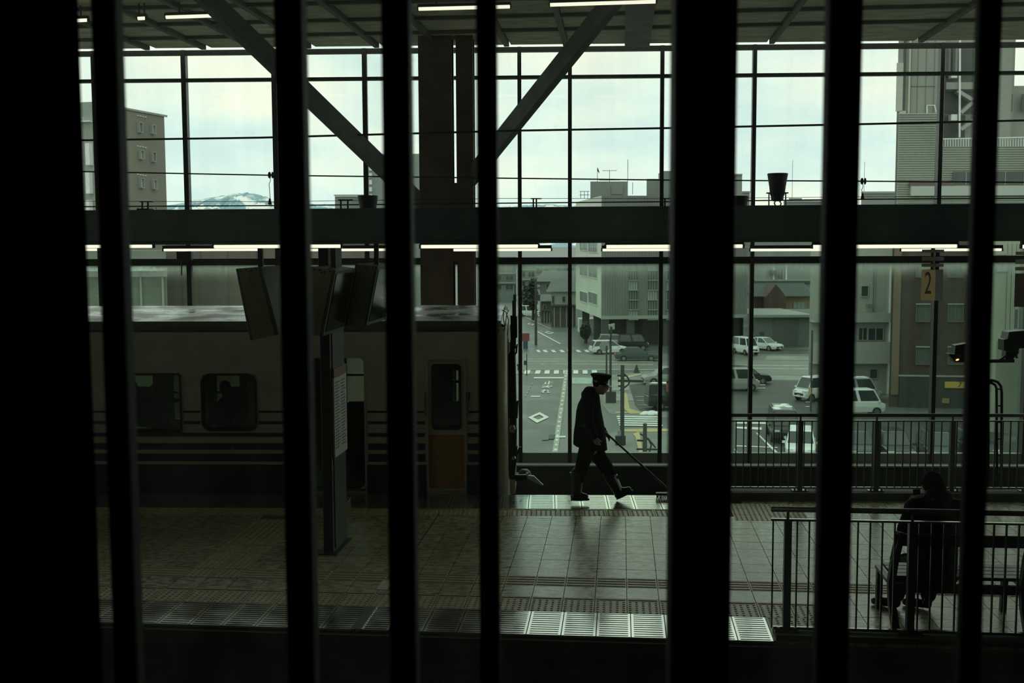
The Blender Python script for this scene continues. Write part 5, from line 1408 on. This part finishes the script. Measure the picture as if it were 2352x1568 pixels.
rect_on(b6, A2, B3, 2086, 420, 2190, 428, 'brown_soffit', mat('brown_soffit', (.12, .09, .08), .8), .15, .2)
A4, B4 = at(2160, Yt+4, 330), at(2320, Yt+4, 330)
block([A4, B4, away(B4, 10), away(A4, 10)], zt_(340, Yt), zt_(60, Yt), 'stair_core', M_TW, b6)
for y0, y1, m_, x0, x1 in ((110, 168, M_DK, 2200, 2235), (170, 190, M_DK, 2166, 2235), (192, 208, M_TW, 2164, 2240), (210, 262, M_DK, 2166, 2235), (265, 318, M_DK, 2166, 2215)):
    rect_on(b6, A4, B4, x0, y0, x1, y1, 'stair_opening' if m_ is M_DK else 'landing', m_, 0, .1 if m_ is M_DK else 1.0)
for (x0, y0), (x1, y1) in (((2197, 262), (2235, 228)), ((2197, 300), (2240, 268)), ((2190, 212), (2228, 236))):
    p, q = vplane(x0, y0, A4, B4)[0], vplane(x1, y1, A4, B4)[0]
    MB().beam(p+Vector((0, -.8, 0)), q+Vector((0, -.8, 0)), .9, .35).build('stair_flight', M_WFR, b6)
for y in (168, 265): rect_on(b6, A4, B4, 2176, y, 2190, y+14, 'air_unit', M_SNOW, .2, .8)
MB().beam(vplane(2193, 318, A4, B4)[0]+Vector((0, -1.2, 0)), vplane(2194, 60, A4, B4)[0]+Vector((0, -1.2, 0)), .16, .16).build('stair_post', M_SNOW, b6)
for x in (2168, 2183): rect_on(b6, A4, B4, x, 110, x+9, 180, 'stair_window', M_GLASSW, 0, .15)
rail = MB()
for k in range(44):
    x = 2165+6*k; p = vplane(x, 336, A3, B3)[0]; q = vplane(x, 319, A3, B3)[0]; rail.beam(p, q, .05, .05)
rail.beam(vplane(2163, 319, A3, B3)[0], vplane(2420, 314, A3, B3)[0], .10, .10)
rail.build('roof_railing', M_SNOW, b6)
A5, B5 = at(2290, Yt+6, 330), at(2325, Yt+6, 330)
block([A5, B5, away(B5, 8), away(A5, 8)], zt_(340, Yt), zt_(60, Yt), 'upper_wing', M_TW, b6)
rect_on(b6, A5, B5, 2323, 105, 2340, 180, 'wing_return', M_DK, -2, .2)
A6, B6 = at(2325, Yt+6.5, 330), at(2450, Yt+6.5, 330)
block([A6, B6, away(B6, 8), away(A6, 8)], zt_(340, Yt), zt_(181, Yt), 'lower_wing', M_TW, b6)
for x0, x1 in ((2300, 2318), (2339, 2365)): rect_on(b6, A6, B6, x0, 218, x1, 258, 'dark_window', M_GLASSW, .6, .1)

# balcony building, brick building and pale building at the right
A, B = at(1861, 89), at(2043, 89); b7 = building('pale concrete building with two solid balconies left of the brick block', A)
M_PALE = mat('pale_render', (.34, .365, .315), .8, 0, .15, .4, stretch=(1, 1, .2))
block([A, B, away(B, 4), away(A, 4)], GZ, zt_(560, 89), 'wall', M_PALE, b7)
for y0, y1, o in ((717, 738, 1.0), (783, 832, 1.0), (590, 594, .3)):
    rect_on(b7, A, B, 1860, y0, 2041, y1, 'balcony_parapet', M_PALE, o, .15); rect_on(b7, A, B, 1860, y1-2, 2041, y1, 'balcony_slab', M_PALE, 0, o)
window(b7, A, B, 1972, 753, 1990, 780); window(b7, A, B, 1994, 754, 2027, 781, M_GLASSW, 1)
window(b7, A, B, 1978, 657, 1993, 680, M_GLASSW, 0); window(b7, A, B, 1998, 848, 2014, 868, M_GLASSW, 0); window(b7, A, B, 1975, 596, 1992, 602, M_GLASSW, 0)
rect_on(b7, A, B, 1985, 697, 1997, 707, 'air_conditioner', mat('grey_air_unit', (.16, .17, .16), .6), .5, .5)
for x in (2001, 2006): rect_on(b7, A, B, x, 595, x+1.5, 716, 'downpipe', M_WFR, 0, .15)
rect_on(b7, A, B, 2035, 600, 2037, 960, 'downpipe', M_SNOW, 0, .2)
A, B = at(2048, 82), at(2262, 81); b8 = building('brown brick building with two columns of windows and a dark ground floor', A)
M_BRK = mat('brown_brick', (.060, .046, .036), .85, 0, .2, 1.2)
block([A, B, away(B, 5), away(A, 5)], GZ, zt_(545, 82), 'wall', M_BRK, b8)
rect_on(b8, A, B, 2046, 545, 2062, 905, 'tan_corner_strip', mat('tan_render', (.17, .125, .08), .8, 0, .15, .5), 0, .2)
rect_on(b8, A, B, 2062, 862, 2262, 975, 'dark_ground_floor', mat('dark_shopfront', (.035, .042, .042), .5), 0, .25)
rect_on(b8, A, B, 2062, 860, 2262, 863, 'string_course', M_WFR, 0, .3)
for y0 in (597, 699, 797):
    for x0, x1 in ((2105, 2134), (2178, 2210)):
        window(b8, A, B, x0, y0, x1, y0+38, mat('green_grey_curtain', (.075, .105, .095), .4), 1, mat('brick_window_frame', (.13, .11, .095), .7))
        rect_on(b8, A, B, x0-2, y0-2.5, x1+2, y0, 'lintel', M_WFR, 0, .25)
sgn = rect_on(b8, A, B, 2168, 875, 2232, 889, 'yellow_shop_sign', mat('yellow_shop_sign', (.55, .40, .09), .6), .25, .1)
tm = text_mesh('7', .50, .01, .9, 1.0, .25); tm.materials.append(M_BLACK)
pp, tt, nn = vplane(2200.5, 882, A, B)
tm.transform(Matrix.Translation(pp+nn*.42-Vector(b8.location)) @ Matrix.Rotation(math.radians(90), 4, 'X'))
o = link('sign_numeral', tm, b8)
rect_on(b8, A, B, 2162, 913, 2178, 924, 'small_yellow_notice', mat('dull_yellow_notice', (.26, .22, .09), .6), .25, .1)
A, B = at(2262, 71), at(2346, 70); b9 = building('pale green panel building at the right behind the signal unit', A)
M_PG = mat('pale_green_siding', (.34, .38, .29), .75, 0, .08, .5)
block([A, B, away(B, 9), away(A, 9)], GZ, zt_(548, 70), 'wall', M_PG, b9)
for x in (2298, 2308, 2318, 2328, 2338): rect_on(b9, A, B, x, 560, x+.7, 1060, 'panel_joint', M_DK, 0, .02)
rect_on(b9, A, B, 2280, 782, 2346, 1060, 'lower_panel', mat('lower_green_siding', (.20, .235, .18), .75, 0, .08, .5), 0, .04)
window(b9, A, B, 2288, 585, 2312, 621, M_GLASSB, 1); window(b9, A, B, 2330, 710, 2337, 754, M_GLASSW, 0)
A, B = at(2346, 61), at(2450, 61); b = building('dark grey building cut by the right picture edge', A)
block([A, B, away(B, 7), away(A, 7)], GZ, zt_(560, 61), 'wall', mat('dark_grey_wall', (.09, .10, .095), .8), b)
for y in (600, 700, 800): rect_on(b, A, B, 2360, y, 2400, y+40, 'window_band', M_GLASSW, 0, .1)
# warehouse, tiled house and grey block behind the car park
A, B = at(1733, 131), at(1866, 131); bw = building('grey warehouse with a scalloped roof edge and wide shutter door', A)
block([A, B, away(B, 13), away(A, 13)], GZ, zt_(727, 131), 'wall', mat('grey_green_warehouse', (.13, .15, .135), .8, 0, .1, .3), bw)
za, zb_ = zt_(727, 131), zt_(713, 146)
P = [at(1729, 130.2), at(1870, 130.2)]
MB().prism([Vector((P[0].x, 130.2, za)), Vector((P[0].x, 130.2, za+.15)), Vector((P[0].x, 146, zb_+.15)), Vector((P[0].x, 146, zb_))], (P[1].x-P[0].x, 0, 0)).build('roof_sheet', mat('pale_roof_sheet', (.27, .30, .27), .6), bw)
sc2 = MB(); n_ = 30
for k in range(n_):
    x = P[0].x+(P[1].x-P[0].x)*(k+.5)/n_; sc2.cyl(Vector((x, 130.0, za-.02)), Vector((x, 131.2, za+.05)), .16, 10)
sc2.build('scalloped_eave', mat('pale_roof_sheet', (0, 0, 0)), bw)
rect_on(bw, A, B, 1775, 733, 1831, 796, 'shutter_door', mat('grey_shutter', (.105, .12, .11), .6), 0, .1)
sl = MB()
for k in range(16): sl.beam(vplane(1776, 735+k*3.8, A, B)[0]+Vector((0, -.12, 0)), vplane(1830, 735+k*3.8, A, B)[0]+Vector((0, -.12, 0)), .03, .03)
sl.build('shutter_slats', mat('grey_shutter', (0, 0, 0)), bw, kind='stuff')
rect_on(bw, A, B, 1745, 762, 1754, 773, 'dark_window', M_GLASSW, 0, .1)
A, B = at(1731, 152), at(1870, 152); bh = building('house with a grey tiled roof and a red gable behind the warehouse', A)
block([A, B, away(B, 9), away(A, 9)], GZ, zt_(683, 152), 'wall', mat('ochre_house_wall', (.26, .205, .115), .8), bh)
zr0, zr1 = zt_(684, 151), zt_(652, 156)
MB().prism([Vector((at(1727, 151).x, 151, zr0)), Vector((at(1727, 151).x, 156.5, zr1)), Vector((at(1727, 151).x, 162, zr0))], (at(1868, 151).x-at(1727, 151).x, 0, 0)).build('tiled_roof', mat('grey_roof_tile', (.105, .13, .118), .6), bh)
tr_ = MB()
for k in range(46):
    x = at(1727, 151).x+(at(1868, 151).x-at(1727, 151).x)*k/45; tr_.beam(Vector((x, 150.95, zr0+.05)), Vector((x, 156.5, zr1+.05)), .09, .10)
tr_.build('tile_rolls', mat('grey_roof_tile', (0, 0, 0)), bh, kind='stuff')
MB().beam(Vector((at(1727, 156).x, 156.5, zr1+.1)), Vector((at(1868, 156).x, 156.5, zr1+.1)), .4, .3).build('ridge', M_DK, bh)
gx = [at(1760, 149.5), at(1806, 149.5), at(1783, 149.5)]
MB().prism([Vector((gx[0].x, 149.5, GZ)), Vector((gx[1].x, 149.5, GZ)), Vector((gx[1].x, 149.5, zt_(684, 149.5))), Vector((gx[2].x, 149.5, zt_(655, 149.5))), Vector((gx[0].x, 149.5, zt_(684, 149.5)))], (0, 5, 0)).build('red_gable', mat('dull_red_wall', (.10, .062, .05), .8), bh)
rect_on(bh, A, B, 1733, 683, 1762, 706, 'red_wall', mat('dull_red_wall', (0, 0, 0)), 0, .15)
window(bh, A, B, 1823, 694, 1849, 707, M_GLASSB, 2)
A, B = at(1690, 172), at(1866, 172); bg_ = building('stained pale block with a balcony stair behind the tiled house', A)
block([A, B, away(B, 10), away(A, 10)], GZ, zt_(545, 172), 'wall', mat('stained_pale_wall', (.24, .27, .245), .8, 0, .25, .3, stretch=(1, 1, .2)), bg_)
window(bg_, A, B, 1786, 612, 1797, 641, M_GLASSW, 1); rect_on(bg_, A, B, 1768, 620, 1782, 630, 'stair_landing', M_DK, 0, .6)
for x in (1775, 1804): rect_on(bg_, A, B, x, 600, x+3, 646, 'pale_strip', M_SNOW, 0, .1)
rect_on(bg_, A, B, 1733, 642, 1866, 650, 'eave', M_WFR, 0, .5)

# old houses and blocks along the side street
def house(x0, x1, y_e, y_b, Y, depth, y_r, lbl, wm_, roofm, wins, lower=None):
    A, B = at(x0, Y), at(x1, Y); h = building(lbl, A, 'house')
    block([A, B, B+Vector((depth*.25, depth, 0)), A+Vector((depth*.25, depth, 0))], GZ, zt_(y_e, Y), 'wall', wm_, h)
    ze, zr_ = zt_(y_e, Y), zt_(y_r, Y+depth/2)
    ov = .8; Ax, Bx = A.x-ov, B.x+ov; sk = depth*.25
    MB().prism([Vector((Ax, Y-ov, ze-.1)), Vector((Ax+sk/2, Y+depth/2, zr_)), Vector((Ax+sk, Y+depth+ov, ze-.1)), Vector((Ax+sk/2, Y+depth/2, zr_-.4))], (Bx-Ax, 0, 0)).build('roof', roofm, h)
    MB().prism([Vector((A.x, Y+.02, ze-.12)), Vector((A.x+sk/2, Y+depth/2, zr_-.35)), Vector((A.x+sk, Y+depth, ze-.12))], (B.x-A.x, 0, 0)).build('gable', wm_, h)
    for w in wins: window(h, A, B, *w, M_GLASSW, 0)
    if lower: rect_on(h, A, B, x0, lower, x1, y_b, 'lower_wall', mat('brown_timber_wall', (.085, .07, .055), .8, 0, .3, 1), 0, .15)
    if lower:
        for k in range(4): rect_on(h, A, B, x0+6+k*(x1-x0)/4, lower+4, x0+8+k*(x1-x0)/4, y_b, 'timber_post', M_WFR, .15, .15)
        rect_on(h, A, B, x0-1, lower-2, x1+1, lower+1, 'pent_roof', M_DK, 0, .9)
    return h
M_HW = mat('pale_house_wall', (.32, .36, .32), .8, 0, .15, .4); M_HR = mat('weathered_roof', (.085, .10, .09), .6, 0, .2, .6)
house(1266, 1322, 668, 752, 163, 9, 640, 'pale two storey house with timber ground floor beside the side street', M_HW, M_HR, [(1268, 680, 1273, 697), (1292, 681, 1298, 693)], 701)
house(1240, 1312, 645, 745, 185, 12, 622, 'grey roofed house standing behind the pale house', mat('grey_house_wall', (.15, .165, .15), .8, 0, .15, .4), M_HR, [(1255, 652, 1262, 665)], None)
house(1243, 1268, 690, 745, 172, 6, 676, 'small dark timber house with shop front left of the pale house', mat('brown_timber_wall', (0, 0, 0)), M_HR, [(1248, 700, 1254, 712)], 712)
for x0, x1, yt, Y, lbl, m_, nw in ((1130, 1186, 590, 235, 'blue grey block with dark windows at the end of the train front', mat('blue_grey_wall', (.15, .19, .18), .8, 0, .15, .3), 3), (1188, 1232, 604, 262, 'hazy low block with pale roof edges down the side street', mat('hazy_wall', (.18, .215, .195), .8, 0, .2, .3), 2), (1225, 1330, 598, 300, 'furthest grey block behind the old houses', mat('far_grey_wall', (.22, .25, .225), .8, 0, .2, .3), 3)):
    A, B = at(x0, Y), at(x1, Y); b = building(lbl, A)
    block([A, B, away(B, 10), away(A, 10)], GZ, zt_(yt, Y), 'wall', m_, b)
    for k in range(nw):
        rect_on(b, A, B, x0+2, yt+14+22*k, x1-2, yt+17+22*k, 'eave', M_WFR, 0, .6)
        for q in range(2):
            w0 = x0+5+q*(x1-x0)*.48; window(b, A, B, w0, yt+20+22*k, w0+(x1-x0)*.3, yt+31+22*k, M_GLASSW, 1)
def tree(x, yb, yt, wpx, lbl):
    p = gp(x, yb); Y = p.y; s = Y/FPX; zt = zt_(yt, Y)
    t = thing('tree', lbl, 'tree', p, 0)
    MB().tube([p, p+Vector((.1, 0, (zt-GZ)*.5)), p+Vector((0, 0, (zt-GZ)*.8))], [.22, .16, .06], 7).build('trunk', mat('bark', (.05, .045, .04), .9), t)
    m = MB(); r = wpx*s/2; hh = zt-GZ
    for k in range(420):
        while True:
            q = Vector((rnd.uniform(-1, 1), rnd.uniform(-1, 1), rnd.uniform(-1, 1)))
            if .25 < q.length < 1: break
        c = p+Vector((q.x*r, q.y*r, hh*.62+q.z*hh*.38)); a = Vector((rnd.gauss(0, 1), rnd.gauss(0, 1), rnd.gauss(0, 1))).normalized()*.35; b = a.cross(Vector((rnd.gauss(0, 1), rnd.gauss(0, 1), rnd.gauss(0, 1)))).normalized()*.25
        m.add([c-a, c+b, c+a, c-b], [(0, 1, 2, 3)])
    m.build('foliage', mat('dark_leaves', (.05, .062, .045), .7), t, kind='stuff')
tree(1213, 722, 655, 34, 'dark bushy tree down the side street left of the timber house')
tree(1224, 735, 640, 22, 'narrow dark tree beside the utility pole')
tree(1345, 788, 742, 20, 'small dark shrub tree beneath the office block')

# poles and street furniture
def pole(x, yb, yt, r, lbl, kids=()):
    p = gp(x, yb); zt = zt_(yt, p.y, x)
    t = thing('street_pole', lbl, 'pole', p); q = Vector((p.x, p.y, zt))
    MB().cyl(p, q, r, 10, r*.85).build('shaft', mat('pole_grey', (.045, .05, .047), .7), t)
    def W(x_, y_, dy=0): 
        d = ray(x_, y_); k = (p.y+dy)/d.y; return CEN+d*k
    return t, W
t, W = pole(1231, 792, 640, .16, 'concrete utility pole by the crossing at the left of the side street')
for y in (652, 660): MB().beam(W(1220, y), W(1242, y), .10, .10).build('crossarm', M_STEEL2, t)
MB().cyl(W(1236, 690), W(1236, 676), .25, 10).build('transformer', M_STEEL2, t)
for x_, y_ in ((1237, 716), (1237, 720.5), (1237, 725)): MB().ell(W(x_, y_), (.10, .10, .10), 8, 6).build('lamp', M_SNOW, t)
t, W = pole(1429, 1022, 838, .13, 'tall street pole with crossbars and a curved bracket left of the parking lot')
for y, x0, x1, r in ((862, 1418, 1438, .05), (874, 1419, 1478, .07), (886, 1420, 1434, .05)): MB().beam(W(x0, y), W(x1, y+1), r*2, r*2).build('crossbar', M_STEEL2, t)
MB().tube([W(1430, 855), W(1440, 864), W(1446, 874), W(1444, 882), W(1434, 890), W(1424, 896)], .05, 8).build('curved_bracket', M_STEEL2, t)
MB().cyl(W(1425, 1020), W(1425, 1000), .32, 10).build('base_box', M_STEEL2, t)
MB().beam(W(1423, 1001), W(1423, 988), .25, .2).build('small_sign', M_WALK, t)
t, W = pole(1481, 1048, 972, .13, 'shorter street pole with curved brackets beyond the brush handle')
for pts in (((1470, 996), (1480, 1001), (1490, 1010), (1496, 1022), (1492, 1036), (1482, 1046)), ((1471, 996), (1490, 1008), (1506, 1028))): MB().tube([W(*q) for q in pts], .045, 8).build('curved_bracket', M_STEEL2, t)
for y, x0, x1 in ((1011, 1463, 1484), (1031, 1462, 1512)): MB().beam(W(x0, y), W(x1, y+.8), .10, .10).build('crossbar', M_STEEL2, t)
t, W = pole(1402, 925, 790, .10, 'traffic signal pole with a control cabinet behind the worker')
MB().beam(W(1403, 928), W(1403, 899), .75, .5).build('control_cabinet', mat('dark_cabinet', (.03, .035, .033), .6), t)
MB().prism([W(1398, 746), W(1412, 743), W(1412, 756), W(1400, 757)], Vector((0, .4, 0))).build('signal_plate', M_WALK, t)
MB().cyl(W(1402, 790), W(1404, 750), .08, 8).build('upper_shaft', M_STEEL2, t)
t, W = pole(1393, 905, 794, .08, 'thin sign pole with a round plate behind the worker cap')
MB().cyl(W(1389, 795), W(1389, 795)+Vector((0, .1, 0)), .42, 16).build('round_plate', M_WALK, t)
t, W = pole(1210, 862, 812, .05, 'thin post at the left kerb of the crossing')
MB().beam(W(1207, 828), W(1207, 838), .3, .1).build('small_plate', M_STEEL2, t)
t, W = pole(1190, 850, 838, .06, 'short bollard post by the left kerb')
MB().ell(W(1190, 838), (.14, .14, .14), 8, 6).build('cap', M_STEEL2, t)
t, W = pole(1862, 945, 758, .07, 'slim post at the corner of the balcony building')
MB().beam(W(1860, 905), W(1860, 890), .15, .15).build('meter_box', M_OCH, t)
t, W = pole(1540, 956, 872, .05, 'post with an orange parking notice at the edge of the broad mullion')
MB().prism([W(1531, 880), W(1556, 878), W(1556, 900), W(1531, 899)], Vector((0, .08, 0))).build('orange_notice', mat('orange_notice', (.32, .11, .06), .6), t)
MB().prism([W(1531, 875), W(1556, 873), W(1556, 878), W(1531, 880)], Vector((0, .08, 0))).build('dark_notice_top', M_BLACK, t)
p = gp(1462, 856); t = thing('traffic_cone', 'small dark traffic cone on the kerb left of the parked cars', 'cone', p)
MB().lathe([(.28, .05), (.06, .75)], p, 10).build('cone', M_STEEL2, t); MB().box(p+Vector((0, 0, .025)), (.6, .6, .05)).build('cone_base', M_STEEL2, t)
p = gp(1207, 800); t = thing('banner', 'small red banner on a blue stand at the left street corner', 'banner', p)
MB().box(p+Vector((0, 0, 1.3)), (.9, .12, .9)).build('red_cloth', mat('red_banner_cloth', (.20, .045, .04), .7), t); MB().box(p+Vector((0, 0, .42)), (.55, .3, .84)).build('blue_stand', mat('blue_stand', (.03, .06, .10), .6), t)

# ------------------------------------------------------------------ vehicles
M_TYRE = mat('tyre', (.015, .015, .015), .8); M_CGL = mat('car_glass', (.03, .04, .042), .08, 0, spec=.6); M_HL = mat('headlamp', (.7, .74, .72), .15, .2); M_TL = mat('tail_lamp', (.45, .03, .03), .3); M_PL = mat('number_plate', (.6, .62, .58), .5)
KIND = {'sedan': (4.5, 1.72, 1.42, (-.38, .25), (-.20, .06)), 'hatch': (4.1, 1.70, 1.50, (-.485, .26), (-.41, .08)), 'van': (4.6, 1.72, 1.88, (-.49, .36), (-.475, .20)), 'kei': (3.4, 1.48, 1.85, (-.49, .40), (-.475, .27))}
def paint(n, c): return mat(n+'_car_paint', c, .25, 0, spec=.35)
def car(kind, p, ang, pm, label, snow=False):
    L, W_, H, xb, xt = KIND[kind]
    t = thing('car', label, 'car', p, math.radians(ang))
    st = [(-.5, .24, .50, .42), (-.48, .18, .57, .47), (-.32, .16, .60, .5), (0, .16, .60, .5), (.22, .16, .585, .5), (.42, .17, .53, .475), (.485, .19, .46, .44), (.5, .25, .40, .40)]
    if kind in ('van', 'kei'): st = [(-.5, .2, .52, .46), (-.48, .16, .56, .49), (0, .15, .56, .5), (.34, .15, .55, .5), (.46, .16, .47, .48), (.5, .2, .38, .44)]
    vs = []; fs = []; n = 8
    for x, z0, z1, w in st:
        x *= L; z0 *= H; z1 *= H; w *= W_; zm = (z0+z1)/2
        vs += [(x, -w*.92, z0), (x, -w, zm), (x, -w*.97, z1-.05), (x, -w*.86, z1), (x, w*.86, z1), (x, w*.97, z1-.05), (x, w, zm), (x, w*.92, z0)]
    for i in range(len(st)-1):
        for j in range(n): fs.append((i*n+j, i*n+(j+1) % n, (i+1)*n+(j+1) % n, (i+1)*n+j))
    fs += [tuple(range(n)), tuple((len(st)-1)*n+j for j in range(n))]
    zb = .57*H if kind not in ('van', 'kei') else .53*H
    b0, b1, t0, t1 = xb[0]*L, xb[1]*L, xt[0]*L, xt[1]*L; wb, wt = W_*.46, W_*.385; zt = H-.04
    m = MB().add(vs, fs)
    m.add([(b0, -wb, zb), (b1, -wb, zb), (b1, wb, zb), (b0, wb, zb), (t0, -wt, zt), (t1, -wt, zt), (t1, wt, zt), (t0, wt, zt)], [(0, 1, 5, 4), (1, 2, 6, 5), (2, 3, 7, 6), (3, 0, 4, 7), (4, 5, 6, 7)])
    m.add([(t0+.03, -wt+.03, zt), (t1-.05, -wt+.03, zt), (t1-.05, wt-.03, zt), (t0+.03, wt-.03, zt), (t0+.15, -wt+.12, H), (t1-.2, -wt+.12, H), (t1-.2, wt-.12, H), (t0+.15, wt-.12, H)], [(0, 1, 5, 4), (1, 2, 6, 5), (2, 3, 7, 6), (3, 0, 4, 7), (4, 5, 6, 7)])
    m.build('body', pm, t, local=True, smooth=False)
    def quad(P, nm, off):
        P = [Vector(p_) for p_ in P]; nrm = (P[1]-P[0]).cross(P[3]-P[0]).normalized(); c = sum(P, Vector())/4
        if nrm.dot(c-Vector((0, 0, H*.6))) < 0: nrm = -nrm
        Q = [c+(p_-c)*.90 for p_ in P]
        MB().prism([p_-nrm*.01 for p_ in Q], nrm*(off+.01)).build(nm, M_CGL, t, local=True)
    quad([(b1, -wb, zb), (b1, wb, zb), (t1, wt, zt), (t1, -wt, zt)], 'windscreen', .012)
    quad([(b0, -wb, zb+.05), (b0, wb, zb+.05), (t0, wt, zt), (t0, -wt, zt)], 'rear_window', .012)
    for s in (-1, 1):
        k = 3 if kind == 'van' else 2
        for q in range(k):
            f0, f1 = q/k+.015, (q+1)/k-.015
            quad([(b0+(b1-b0)*f0, s*wb, zb+.03), (b0+(b1-b0)*f1, s*wb, zb+.03), (t0+(t1-t0)*f1, s*wt, zt), (t0+(t1-t0)*f0, s*wt, zt)], 'side_window', .012)
        MB().box((L*.475, s*W_*.33, H*.42), (.14, .34, .13)).build('headlight', M_HL, t, local=True)
        MB().box((-L*.487, s*W_*.38, H*.50), (.08, .2, .26)).build('tail_light', M_TL, t, local=True)
        MB().box((b1-.15, s*(W_*.5+.07), zb+.06), (.12, .16, .12)).build('door_mirror', pm, t, local=True)
        for x in (-.31, .31):
            w = MB().cyl((x*L, s*(W_*.5-.19), .31), (x*L, s*(W_*.5+.012), .31), .31, 18).build('wheel', M_TYRE, t, local=True)
            MB().cyl((x*L, s*(W_*.5+.008), .31), (x*L, s*(W_*.5+.02), .31), .18, 12).build('hub', M_RAILL, w, local=True)
    MB().box((L*.497, 0, H*.30), (.03, W_*.62, .16)).build('grille', M_BLACK, t, local=True)
    MB().box((L*.508, 0, H*.24), (.02, .33, .165)).build('number_plate', M_PL, t, local=True)
    if snow:
        sm_ = MB()
        for k in range(7): sm_.ell((t0+.25+(t1-t0-.5)*rnd.random(), (rnd.random()-.5)*wt*1.3, H-.02), (.38, .26, .07), 10, 5)
        sm_.build('roof_snow', M_SNOW, t, smooth=True, local=True)
    return t
PW, PS, PB, PG = paint('white', (.70, .74, .72)), paint('silver', (.34, .37, .36)), paint('black', (.018, .02, .02)), paint('teal_grey', (.07, .09, .09))
car('sedan', gp(1462, 828), 0, PG, 'dark teal saloon driving along the cross street')
car('hatch', gp(1412, 796.5), 0, PS, 'silver estate car parked beneath the office block')
car('kei', gp(1454, 804), 0, PB, 'black box van parked beneath the office block behind the saloon')
car('hatch', gp(1398, 812), 12, PW, 'white car nose peeping out behind the dark saloon')
car('hatch', gp(1530, 881), 186, PS, 'silver car with sloping windscreen in the parking lot above the dark minivan')
car('van', gp(1556, 938), 5, PB, 'dark minivan with red tail lamp in the parking lot by the orange notice', True)
car('hatch', gp(1714, 880), -4, PB, 'black car nosing out right of the broad mullion, behind the beige one')
car('kei', gp(1694, 896), -3, paint('beige', (.32, .33, .29)), 'beige car side on at the right edge of the broad mullion')
car('sedan', gp(1754, 803), -52, PW, 'white car parked in front of the warehouse')
car('kei', gp(1712, 813), -70, PW, 'white van nose on beside the glass wall post')
car('hatch', gp(1838, 1046), -104, PW, 'white car facing the station behind the far railing')
car('van', gp(1798, 1006), -98, PB, 'black minivan with snow on its roof behind the white car', True)
car('kei', gp(1872, 918), -150, PW, 'white car half hidden at the corner of the balcony building')
car('kei', gp(1971, 952), 2, PW, 'white van side on in front of the balcony building')
car('kei', gp(1966, 922), 4, PS, 'snow topped grey van behind the white van', True)
car('hatch', gp(2050, 1050), -95, PB, 'black car facing the station left of the number 2 post')
car('sedan', gp(1966, 1046), -95, paint('dark_green', (.03, .045, .04)), 'dark green car partly hidden by the mullion left of the black car')
car('hatch', gp(2150, 1052), -100, paint('dark_blue', (.03, .045, .065)), 'dark blue car facing the station beneath the number 2 sign')
car('hatch', gp(2232, 1046), -92, paint('slate', (.05, .06, .06)), 'slate car facing the station behind the signal mast')
car('kei', gp(1215, 727), -20, PW, 'small white van far down the side street')

# ------------------------------------------------------------------ hills on the horizon
def hills(xs, Y, m, name):
    vs = []; fs = []; K = 6; cols = []
    for i in range(len(xs)-1):
        (x0, y0), (x1, y1) = xs[i], xs[i+1]
        n = max(2, int((x1-x0)/5))
        for k in range(n):
            t = k/n; cols.append((x0+(x1-x0)*t, y0+(y1-y0)*t+rnd.uniform(-1.6, 1.6)))
    for x, y in cols:
        top = zt_(y, Y)
        for j in range(K):
            f = j/(K-1); d = (1-f)*700
            vs.append(((x-1176)/FPX*Y+rnd.uniform(-6, 6), Y-d*1.2+rnd.uniform(-30, 30)*(0 < j < K-1), GZ+(top-GZ)*(f**.85)+(rnd.uniform(-9, 9) if 0 < j < K-1 else 0)))
    for i in range(len(cols)-1):
        for j in range(K-1):
            a = i*K+j; fs.append((a, a+K, a+K+1, a+1))
    for x, y in cols:
        vs.append(((x-1176)/FPX*Y, Y+900, GZ))
    b = len(cols)*K
    for i in range(len(cols)-1): fs.append((i*K+K-1, (i+1)*K+K-1, b+i+1, b+i))
    o = MB().add(vs, fs).build(name, m, None); o['kind'] = 'structure'; return o
hm = bpy.data.materials.new('snowy_haze_hill'); hm.use_nodes = True; t_ = hm.node_tree; pr = t_.nodes['Principled BSDF']; pr.inputs['Roughness'].default_value = .9
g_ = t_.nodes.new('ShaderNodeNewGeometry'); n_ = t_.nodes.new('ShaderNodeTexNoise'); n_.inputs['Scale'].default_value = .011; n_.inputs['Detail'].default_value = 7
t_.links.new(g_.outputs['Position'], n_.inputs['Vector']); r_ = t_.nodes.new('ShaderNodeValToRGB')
r_.color_ramp.elements[0].position = .50; r_.color_ramp.elements[0].color = (.27, .43, .49, 1); r_.color_ramp.elements[1].position = .60; r_.color_ramp.elements[1].color = (.95, .97, .93, 1)  # blue end holds the haze of distance as colour, white end is snow
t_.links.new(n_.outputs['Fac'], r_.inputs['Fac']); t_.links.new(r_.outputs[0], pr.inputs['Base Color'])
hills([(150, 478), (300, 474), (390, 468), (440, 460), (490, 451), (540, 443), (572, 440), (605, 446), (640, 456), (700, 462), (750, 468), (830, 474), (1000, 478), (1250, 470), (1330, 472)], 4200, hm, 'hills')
